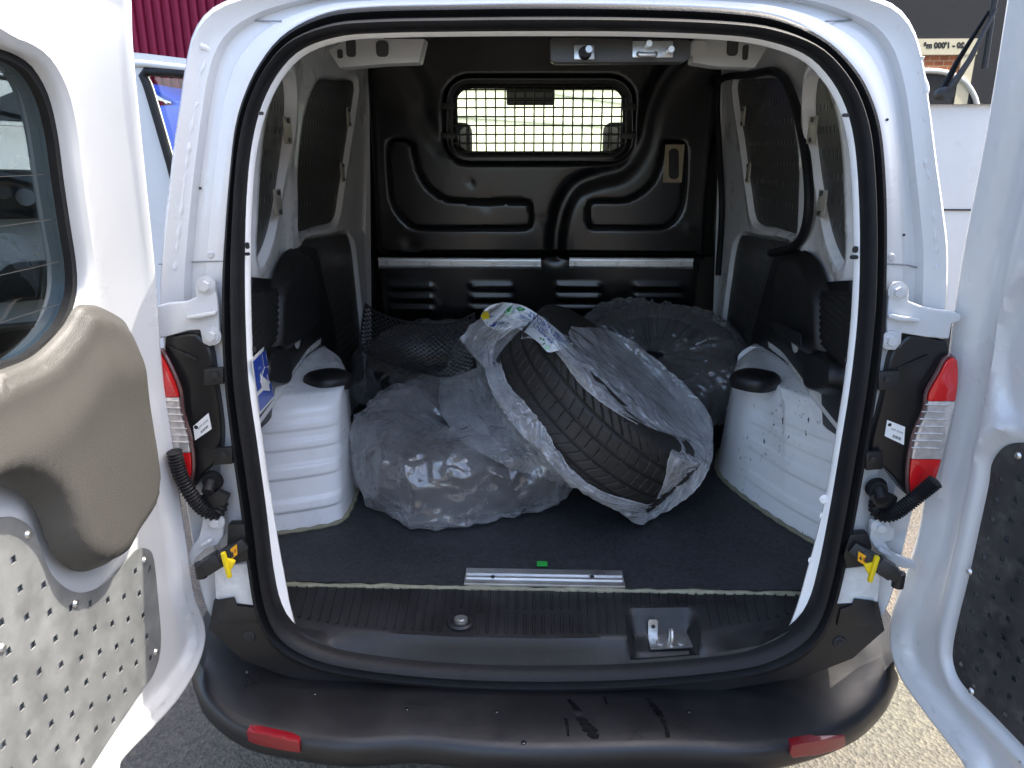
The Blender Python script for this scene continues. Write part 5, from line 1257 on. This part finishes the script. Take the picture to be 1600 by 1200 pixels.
PBLUE = mat('blue_bag_ink', (0.006, 0.045, 0.26), 0.5); PGREEN = mat('green_bag_ink', (0.01, 0.22, 0.05), 0.4); PYEL = mat('yellow_bag_ink', (0.70, 0.55, 0.01), 0.4); PMINT = mat('mint_bag_ink', (0.42, 0.66, 0.48), 0.4)
def band_shape(name, poly, m, lift=0.0016):
    P = np.array(poly); Q = band3(P[:, 0], P[:, 1], lift); return mesh(name, Q.tolist(), [tuple(range(len(Q)))], m, band, recalc=False)
def band_text(s, u0, v0, su, sv):
    V_, F_ = text_geo(s, 1.0, 0.015)
    P = np.array([(u0 - p.x * su, v0 - p.y * sv * -1 * -1) for p in V_]); P[:, 1] = v0 + np.array([p.y for p in V_]) * sv
    Q = band3(P[:, 0], P[:, 1], 0.003); return mesh('bag_lettering', Q.tolist(), F_, PBLUE, band, recalc=False)
band_text("OTRE VÉHICULE", 0.73, 0.18, 0.062, 0.30)
band_text("ET BIEN POUR", 0.64, 0.48, 0.066, 0.32)
band_text("JUS", 0.44, 0.78, 0.06, 0.30)
band_text("DOUX", 0.25, 0.78, 0.055, 0.28)
circ = lambda u, v, ru, rv: [(u + ru * math.cos(a), v + rv * math.sin(a)) for a in [2 * math.pi * k / 20 for k in range(20)]]
band_shape('mint_disc', circ(0.30, 0.24, 0.045, 0.22), PMINT, 0.0012); band_shape('green_leaf', circ(0.30, 0.24, 0.022, 0.11), PGREEN, 0.002)
band_shape('green_leaf', [(0.37, 0.16), (0.41, 0.06), (0.46, 0.10), (0.44, 0.22), (0.40, 0.26)], PGREEN)
band_shape('green_leaf', [(0.70, 0.78), (0.76, 0.70), (0.80, 0.82), (0.78, 0.95)], PGREEN); band_shape('mint_disc', circ(0.84, 0.86, 0.030, 0.12), PMINT)
band_shape('yellow_patch', [(0.0, 0.05), (0.10, 0.02), (0.12, 0.55), (0.02, 0.95)], PYEL); band_shape('blue_patch', [(0.09, 0.5), (0.16, 0.45), (0.18, 0.9), (0.08, 0.95)], PBLUE)

# --- closed bags: film drawn over a lying tyre, pleated and creased
def closed_bag(name, key, R, H, m, dent, amp, seed, pleat, peaks, label, N=300, K=150):
    c, M = TY[key]; V = []
    for j in range(K + 1):
        ph = math.pi * (0.005 + 0.99 * j / K); sp, cp = math.sin(ph), math.cos(ph)
        for i in range(N):
            th = 2 * math.pi * i / N
            lob = 1 + 0.05 * math.sin(th * 3 + seed) + 0.04 * math.sin(th * 5 + seed * 2)
            r = R * lob * abs(sp) ** 0.55; h = H * math.copysign(abs(cp) ** 0.5, cp)
            if cp > 0: h -= dent * math.exp(-(r / 0.15) ** 2)
            ct, st_ = math.cos(th), math.sin(th)
            p = Vector((r * ct, r * st_, h))
            n_ = Vector((ct * sp, st_ * sp, cp * 0.9)).normalized()
            a1 = ridge(noise.noise(Vector((ct * pleat, st_ * pleat, ph * 1.6 + seed))) )
            a2 = ridge(noise.noise(p * 11 + Vector((seed, 0, 0)))); a3 = ridge(noise.noise(p * 27 + Vector((0, seed, 0)))); a4 = ridge(noise.noise(p * 62))
            p += n_ * amp * (0.70 * a1 + 0.40 * a2 + 0.16 * a3 + 0.05 * a4 - 0.10)
            for (pt, pr_, ph_) in peaks:
                dd = math.hypot(p.x - pt[0], p.y - pt[1]); p.z += ph_ * math.exp(-(dd / pr_) ** 2) * (1 if cp > -0.2 else 0)
            q = c + M @ p; q.z = max(q.z, FLOOR + 0.003 + 0.002 * (a3 + 1)); V.append(tuple(q))
    Fc = [(j * N + i, j * N + (i + 1) % N, (j + 1) * N + (i + 1) % N, (j + 1) * N + i) for j in range(K) for i in range(N)]
    o = mesh(name, V, Fc, m, None, True, recalc=False)
    return tag(o, label, 'plastic bag', 'plastic tyre bags')
closed_bag('plastic_tyre_bag', 'left', 0.322, 0.122, FILM2, 0.09, 0.030, 2.0, 3.0, [((-0.02, 0.27), 0.07, 0.07), ((-0.22, 0.10), 0.08, 0.02), ((0.16, 0.20), 0.1, 0.04), ((0.02, -0.10), 0.10, 0.02)], 'large smoky plastic bag sagging over a flat tyre beside the left wheel arch')
closed_bag('plastic_tyre_bag', 'lback', 0.312, 0.112, FILM3, 0.10, 0.016, 5.0, 7.0, [], 'dark plastic bag under the black mesh in the back left corner', 220, 100)
closed_bag('plastic_tyre_bag', 'rback', 0.316, 0.118, FILM3, 0.09, 0.022, 8.0, 12.0, [((-0.05, -0.1), 0.08, 0.03)], 'tightly pleated plastic bag round the tyre at the back right', 320, 110)

# --- black honeycomb mesh lying against the back left tyre
TEm = [Vector(at_y(x, y, 1.02)) for x, y in catmull([(570, 473), (590, 484), (625, 494), (670, 500), (710, 500), (742, 488)], 40)]
BEm = [Vector(at_y(x, y, 0.97)) for x, y in catmull([(563, 548), (585, 556), (620, 566), (665, 577), (705, 585), (745, 575)], 40)]
Lm, Hm = 0.40, 0.17
def mesh_surf(u, v, off):
    out = np.zeros((len(u), 3))
    for i in range(len(u)):
        f = np.clip(u[i] / Lm, 0, 1) * 39; k = int(min(38, f)); g = f - k
        a = TEm[k].lerp(TEm[k + 1], g); b = BEm[k].lerp(BEm[k + 1], g); t = v[i] / Hm
        p = b.lerp(a, t); out[i] = (p.x, p.y - 0.03 * math.sin(math.pi * t) - 0.05 * math.sin(math.pi * f / 39) + off, p.z)
    return out
hx_ = []
pv, r_ = 0.0125, 0
vv = 0.010
while vv < Hm - 0.008:
    uu = 0.012 + (0.0095 if r_ % 2 else 0)
    while uu < Lm - 0.01:
        hx_.append(np.array([(uu + 0.0066 * math.cos(a), vv + 0.0044 * math.sin(a)) for a in [math.pi / 3 * k for k in range(6)]])); uu += 0.019
    vv += 0.0062 * 1.15; r_ += 1
ms = plate('black_mesh_sheet', densify([(0, 0), (Lm, 0), (Lm, Hm), (0, Hm)], 0.02), mesh_surf, mat('black_mesh_plastic', (0.012, 0.012, 0.014), 0.4), None, holes=hx_, spacing=0.08, thick=0.004)
tag(ms, 'curved black honeycomb mesh lying on the bagged tyre at the back left', 'mesh')

# ================================================================== SURROUNDINGS
def zbox(name, lo, hi, m, parent=None, bevel=0.0):
    lo, hi = Vector(lo), Vector(hi); return box(name, (lo + hi) / 2, hi - lo, m, parent, bevel=bevel)
# red profiled steel hall behind
hall = tag(empty('red_hall', (-10, 9, 0)), 'dark red profiled metal building behind the vehicles on the left', 'building')
def child(o, p): o.parent = p; o.matrix_parent_inverse = Matrix.Translation(-p.location); return o
REDM = mat('dark_red_cladding', (0.20, 0.012, 0.040), 0.6, var=0.06, vscale=2, spec=0.2)
child(zbox('wall_core', (-20, 9.06, 0), (-2.7, 16, 7.5), REDM), hall)
PW = 0.118
prof = [(-PW / 2, 0.05), (-0.030, 0.05), (-0.020, 0.0), (0.020, 0.0), (0.030, 0.05), (PW / 2, 0.05)]
pm = bpy.data.meshes.new('cladding_panel')
pm.from_pydata([(x, y, z) for z in (0.0, 7.5) for x, y in prof], [], [(k, k + 1, k + 7, k + 6) for k in range(5)]); pm.materials.append(REDM)
for k in range(110):
    o = bpy.data.objects.new('cladding_panel', pm); col.objects.link(o); o.location = (-2.76 - k * PW, 9.0, 0); child(o, hall)
# pale rendered hall straight ahead of the van, seen through its cab
ph_ = tag(empty('pale_hall', (0, 11, 0)), 'pale cream rendered wall seen through the van\'s bulkhead window', 'building')
CREAM = mat('cream_render', (0.78, 0.77, 0.66), 0.8, var=0.06, vscale=1.5)
a, b = Vector((-2.3, 6.8, 0)), Vector((3.6, 17.6, 0)); nrm = Vector((0.88, -0.48, 0))
child(prism('wall', [a, b, b + Vector((0, 0, 7)), a + Vector((0, 0, 7))], -nrm * 0.3, CREAM), ph_)
for zz in (1.95, 2.4, 2.9): child(prism('wall_band', [a + nrm * 0.02 + Vector((0, 0, zz)), b + nrm * 0.02 + Vector((0, 0, zz)), b + nrm * 0.02 + Vector((0, 0, zz + 0.05)), a + nrm * 0.02 + Vector((0, 0, zz + 0.05))], -nrm * 0.019, mat('grey_band', (0.50, 0.52, 0.48), 0.7)), ph_)

# white van parked behind on the right, its tailgate glass mirrors the yard
VY = 2.70
rv_ = tag(empty('parked_van', (2.45, VY, 0)), 'tall white van parked behind on the right, dark tailgate window with a wiper', 'van')
child(prism('body', [(1.45, VY + 0.02, 0.42), (3.45, VY + 0.02, 0.42), (3.45, VY + 0.02, 1.5), (3.30, VY + 0.02, 2.55), (1.60, VY + 0.02, 2.55), (1.45, VY + 0.02, 1.5)], (0, 4.6, 0), WHITE, None, 0.06, seg=3), rv_)
wz = at_y(1470, 163, VY).z
wp2 = [(p[0], p[1]) for p in rrect(2.45, (wz + 2.40) / 2, 1.66, 2.40 - wz, 0.05, 4)]
BG = mat('dark_mirror_glass', (0.42, 0.43, 0.44), 0.005, metal=1.0)
child(prism('tailgate_window', [(x, VY - 0.006, z) for x, z in wp2], (0, 0.02, 0), BG), rv_)
wb = at_y(1480, 146, VY - 0.035); we = at_y(1556, 14, VY - 0.03); wm = wb.lerp(we, 0.55)
wi = child(cyl('wiper', wb + Vector((0, 0.04, 0)), wb + Vector((0, -0.02, 0)), 0.035, PLASTIC, None, r2=0.028), rv_)
wi2 = tube('wiper_arm', [wb, wb.lerp(we, 0.4) + Vector((0, -0.03, 0)), we + Vector((0, -0.005, 0))], 0.014, PLASTIC, rv_, 8, False, lambda i: 0.02 - 0.006 * i); wi2.matrix_parent_inverse = Matrix.Translation(-rv_.location)
wi3 = tube('wiper_blade', [at_y(1539, 107, VY - 0.012), we + Vector((0, 0.02, 0)), at_y(1562, -30, VY - 0.012)], 0.012, PLASTIC, rv_, 6); wi3.matrix_parent_inverse = Matrix.Translation(-rv_.location)
child(zbox('rear_bumper', (1.47, VY - 0.06, 0.36), (3.43, VY + 0.1, 0.62), PLASTIC, None, 0.03), rv_)
for x in (1.50, 3.30): child(zbox('tail_lamp', (x, VY - 0.004, 1.0), (x + 0.10, VY + 0.05, 1.45), REDLENS, None, 0.015), rv_)
child(zbox('tailgate_seam', (1.62, VY + 0.012, wz - 0.52), (3.28, VY + 0.024, wz - 0.512), INK, None), rv_)
def vwheel(x, y, parent, r=0.34, inv=None):
    prof_ = [(0.20, -0.07), (0.21, -0.09), (0.30, -0.10), (0.335, -0.08), (0.34, 0.0), (0.335, 0.08), (0.30, 0.10), (0.21, 0.09), (0.20, 0.07)]
    L = [[Vector((x + b_, y + q * math.cos(t_), r + q * math.sin(t_))) for t_ in [2 * math.pi * k / 36 for k in range(36)]] for q, b_ in prof_]
    w_ = child(loft('wheel', L, TYRE, None), parent)
    if inv is not None: w_.matrix_parent_inverse = inv
    rim = cyl('wheel_rim', (x - 0.05, y, r), (x + 0.05, y, r), 0.21, STEEL, w_, seg=28)
for x in (1.60, 3.30):
    for y in (3.9, 6.6): vwheel(x, y, rv_)

# brick and cream warehouse behind the photographer, mirrored in that window
YB = -14.0; YV = 2 * (VY - 0.006) - YB
def mir(px, py):
    p = at_y(px, py, YV); return Vector((p.x, YB, p.z))
wh = tag(empty('warehouse', (12, YB, 0)), 'dark clad warehouse with a cream sign band over brick, mirrored in the parked van\'s window', 'building')
DARK = mat('charcoal_cladding', (0.012, 0.013, 0.016), 0.55, var=0.1)
t_l, t_r = mir(1380, 60).x, mir(1528, 60).x
zs1, zs0 = mir(1470, 61).z, mir(1470, 86).z; zb0 = mir(1470, 122).z
child(zbox('cladding', (4, YB - 9, 0), (24, YB - 0.02, 6.2), DARK), wh)
sg = child(zbox('sign_band', (t_l - 3, YB - 0.015, zs0), (t_r, YB + 0.08, zs1), mat('cream_sign', (0.68, 0.62, 0.44), 0.6)), wh)
def brick_mat():
    m = bpy.data.materials.new('orange_brick'); m.use_nodes = True; n = m.node_tree.nodes; l = m.node_tree.links; b = n['Principled BSDF']; tc = n.new('ShaderNodeTexCoord')
    mp = n.new('ShaderNodeMapping'); mp.inputs['Rotation'].default_value = (math.pi / 2, 0, 0); l.new(tc.outputs['Object'], mp.inputs[0])
    br = n.new('ShaderNodeTexBrick'); br.inputs['Scale'].default_value = 1.0; br.inputs['Brick Width'].default_value = 0.24; br.inputs['Row Height'].default_value = 0.12; br.inputs['Mortar Size'].default_value = 0.010
    br.inputs['Color1'].default_value = (0.36, 0.12, 0.045, 1); br.inputs['Color2'].default_value = (0.27, 0.085, 0.032, 1); br.inputs['Mortar'].default_value = (0.40, 0.28, 0.18, 1)
    l.new(mp.outputs[0], br.inputs[0]); l.new(br.outputs[0], b.inputs['Base Color']); b.inputs['Roughness'].default_value = 0.85; return m
child(zbox('brick_panel', (t_l - 3, YB - 0.015, zb0 - 0.6), (t_r - 0.2, YB + 0.02, zs0 + 0.004), brick_mat()), wh)
child(zbox('cream_column', (t_r - 0.35, YB - 0.01, 0), (t_r - 0.02, YB + 0.06, zs0 - 0.004), MATS['cream_sign']), wh)
arcp = [mir(x, y) + Vector((0, 0.06, 0)) for x, y in catmull([(1400, 112), (1450, 111), (1480, 115), (1505, 128), (1520, 150), (1527, 175)], 24)]
cv = child(tube('canopy_edge', arcp, 0.07, mat('white_canopy', (0.75, 0.75, 0.70), 0.5), None, 8), wh)
dk = child(prism('gate_opening', [p + Vector((0, -0.03, -0.05)) for p in arcp] + [mir(1527, 400) + Vector((0, 0.03, 0)), mir(1400, 400) + Vector((0, 0.03, 0))], (0, 0.004, 0), DARK), wh)
tc_ = mir(1473, 72); lt_ = lettering('sign_text', "20 - 1'000 m²", 0.185, tc_ + Vector((0, 0.085, 0)), Vector((-1, 0, 0)), Vector((0, 0, 1)), INK, wh, 0.012, 0.15); lt_.matrix_parent_inverse = Matrix.Translation(-wh.location)

# white van facing us on the left, seen through the tinted door glass (built in its own frame, turned towards the yard)
LO_ = at_y(140, 300, 3.75); LO_.z = 0.0; LA = rad(33)
EX = Vector((math.cos(LA), math.sin(LA), 0)); EY = Vector((-math.sin(LA), math.cos(LA), 0))
LY = 0.0; xr = 0.0; xl = -2.0; xm = -1.0
def fv(px, py, y=0.0):
    d = ray(px, py); t = ((LO_ - CAM).dot(EY) + y) / d.dot(EY); p = CAM + d * t - LO_
    return Vector((p.dot(EX), y, p.z))
lv_ = tag(empty('parked_van', LO_), 'white van facing the camera, seen through the tinted glass of the left door', 'van'); lv_.rotation_euler = (0, 0, LA)
def kid(o): o.parent = lv_; return o
zh = fv(50, 195).z
bodyp = []
for (y, z0, z1, ins) in ((LY + 0.12, 0.35, fv(50, 262).z - 0.1, 0.14), (LY, 0.42, fv(50, 262).z - 0.02, 0.04), (LY + 0.10, 0.40, fv(50, 255).z, 0.0), (LY + 0.55, 0.40, zh - 0.02, 0.0), (LY + 0.75, 0.40, zh + 0.03, 0.0)):
    w_ = 1.0 - ins; bodyp.append([Vector((xm + sx * w_, y, z)) for sx, z in ((-1, z0), (-1, z1 - 0.1), (-0.93, z1), (0.0, z1 + 0.03), (0.93, z1), (1, z1 - 0.1), (1, z0))])
for (y, z1, ins) in ((LY + 1.5, 2.42, 0.16), (LY + 1.9, 2.52, 0.14), (LY + 5, 2.54, 0.12)):
    bodyp.append([Vector((xm + sx * f_, y, z)) for sx, f_, z in ((-1, 1.0, 0.40), (-1, 1.0, 1.5), (-1, 1 - ins, z1), (0, 1, z1 + 0.03), (1, 1 - ins, z1), (1, 1.0, 1.5), (1, 1.0, 0.40))])
fb = [bodyp[0]] + bodyp[1:]
cap0 = loft('body', fb, WHITE, None, closed=False, sharp=35); kid(cap0)
kid(mesh('nose_panel', bodyp[0], [tuple(range(7))], WHITE))
wsq = [Vector((xm - 0.86, LY + 0.78, zh + 0.04)), Vector((xm + 0.86, LY + 0.78, zh + 0.04)), Vector((xm + 0.76, LY + 1.48, 2.34)), Vector((xm - 0.76, LY + 1.48, 2.34))]
kid(prism('windscreen', [q + Vector((0, -0.03, 0.012)) for q in wsq], (0, 0.02, -0.006), mat('dark_windscreen', (0.01, 0.011, 0.012), 0.04, coat=1.0)))
HL = [(-60, 262), (0, 268), (55, 277), (92, 291), (101, 301), (96, 322), (84, 336), (70, 342), (0, 343), (-60, 338)]
for s in (1, -1):
    P = [fv(x, y, LY - 0.015) for x, y in HL]
    if s < 0: P = [Vector((2 * xm - p.x, p.y, p.z)) for p in P][::-1]
    h = kid(prism('headlamp', P, (0, 0.06, 0), mat('dark_headlamp', (0.012, 0.013, 0.015), 0.05, coat=1.0), None, 0.008))
    for (x, y, r2) in ((40, 308, 0.055), (5, 300, 0.045)):
        c = fv(x, y, LY - 0.02); c = c if s > 0 else Vector((2 * xm - c.x, c.y, c.z)); cyl('lamp_projector', c, c + Vector((0, -0.006, 0)), r2, mat('chrome', (0.7, 0.7, 0.72), 0.08, 1.0), h, seg=24)
GR = [(-60, 425), (0, 425), (12, 415), (30, 410), (95, 406), (112, 412), (113, 440), (104, 458), (85, 466), (20, 473), (-60, 473)]
P = [fv(x, y, LY - 0.012) for x, y in GR]
kid(prism('lower_grille', P + [Vector((2 * xm - P[-1].x, P[-1].y, P[-1].z)), Vector((2 * xm - P[0].x, P[0].y, P[0].z))], (0, 0.05, 0), PLASTIC, None, 0.004))
kid(zbox('bumper_strip', (xl + 0.1, LY - 0.04, 0.36), (xr - 0.1, LY + 0.1, fv(50, 505).z), PLASTIC, None, 0.03))
wq = [fv(-20, 118, LY + 0.85), fv(30, 125, LY + 0.80), fv(80, 162, LY + 0.74)]
kid(tube('wiper', wq, 0.018, PLASTIC, None, 6))
for x in (xl + 0.2, xr - 0.2): vwheel(x, LY + 1.0, lv_, 0.34, Matrix.Identity(4))

# blue van with its hatch propped open, beyond the open front door
BY = 6.4
bv = tag(empty('blue_van', (-3.0, BY, 0)), 'bright blue vehicle with a raised hatch, seen through the open front door window', 'van')
BLUEP = mat('bright_blue_paint', (0.012, 0.075, 0.55), 0.3, coat=0.5)
p0 = at_y(236, 166, BY); p1 = at_y(330, 154, BY)
child(prism('body', [(p0.x - 0.6, BY, 0.4), (p1.x + 0.2, BY, 0.4), (p1.x + 0.2, BY, p1.z), (p0.x, BY, p0.z), (p0.x - 0.6, BY, p0.z - 0.2)], (0, 2.0, 0), BLUEP, None, 0.03), bv)
h0, h1 = at_y(225, 128, BY), at_y(272, 158, BY)
child(prism('hatch', [h0, h1, h1 + Vector((0, 0.05, -0.05)), h0 + Vector((-0.05, 0.05, -0.06))], (0, 1.2, 0), BLUEP, None, 0.01), bv)
for (x0, y0_, x1, y1) in ((238, 152, 268, 160), (242, 147, 262, 161)):
    o = tube('hatch_strut', [at_y(x0, y0_, BY + 0.05), at_y(x1, y1, BY + 0.05)], 0.014, STEEL, bv, 6); o.matrix_parent_inverse = Matrix.Translation(-bv.location)
for x in (p0.x - 0.3, p1.x): vwheel(x, BY + 1.0, bv, 0.34)
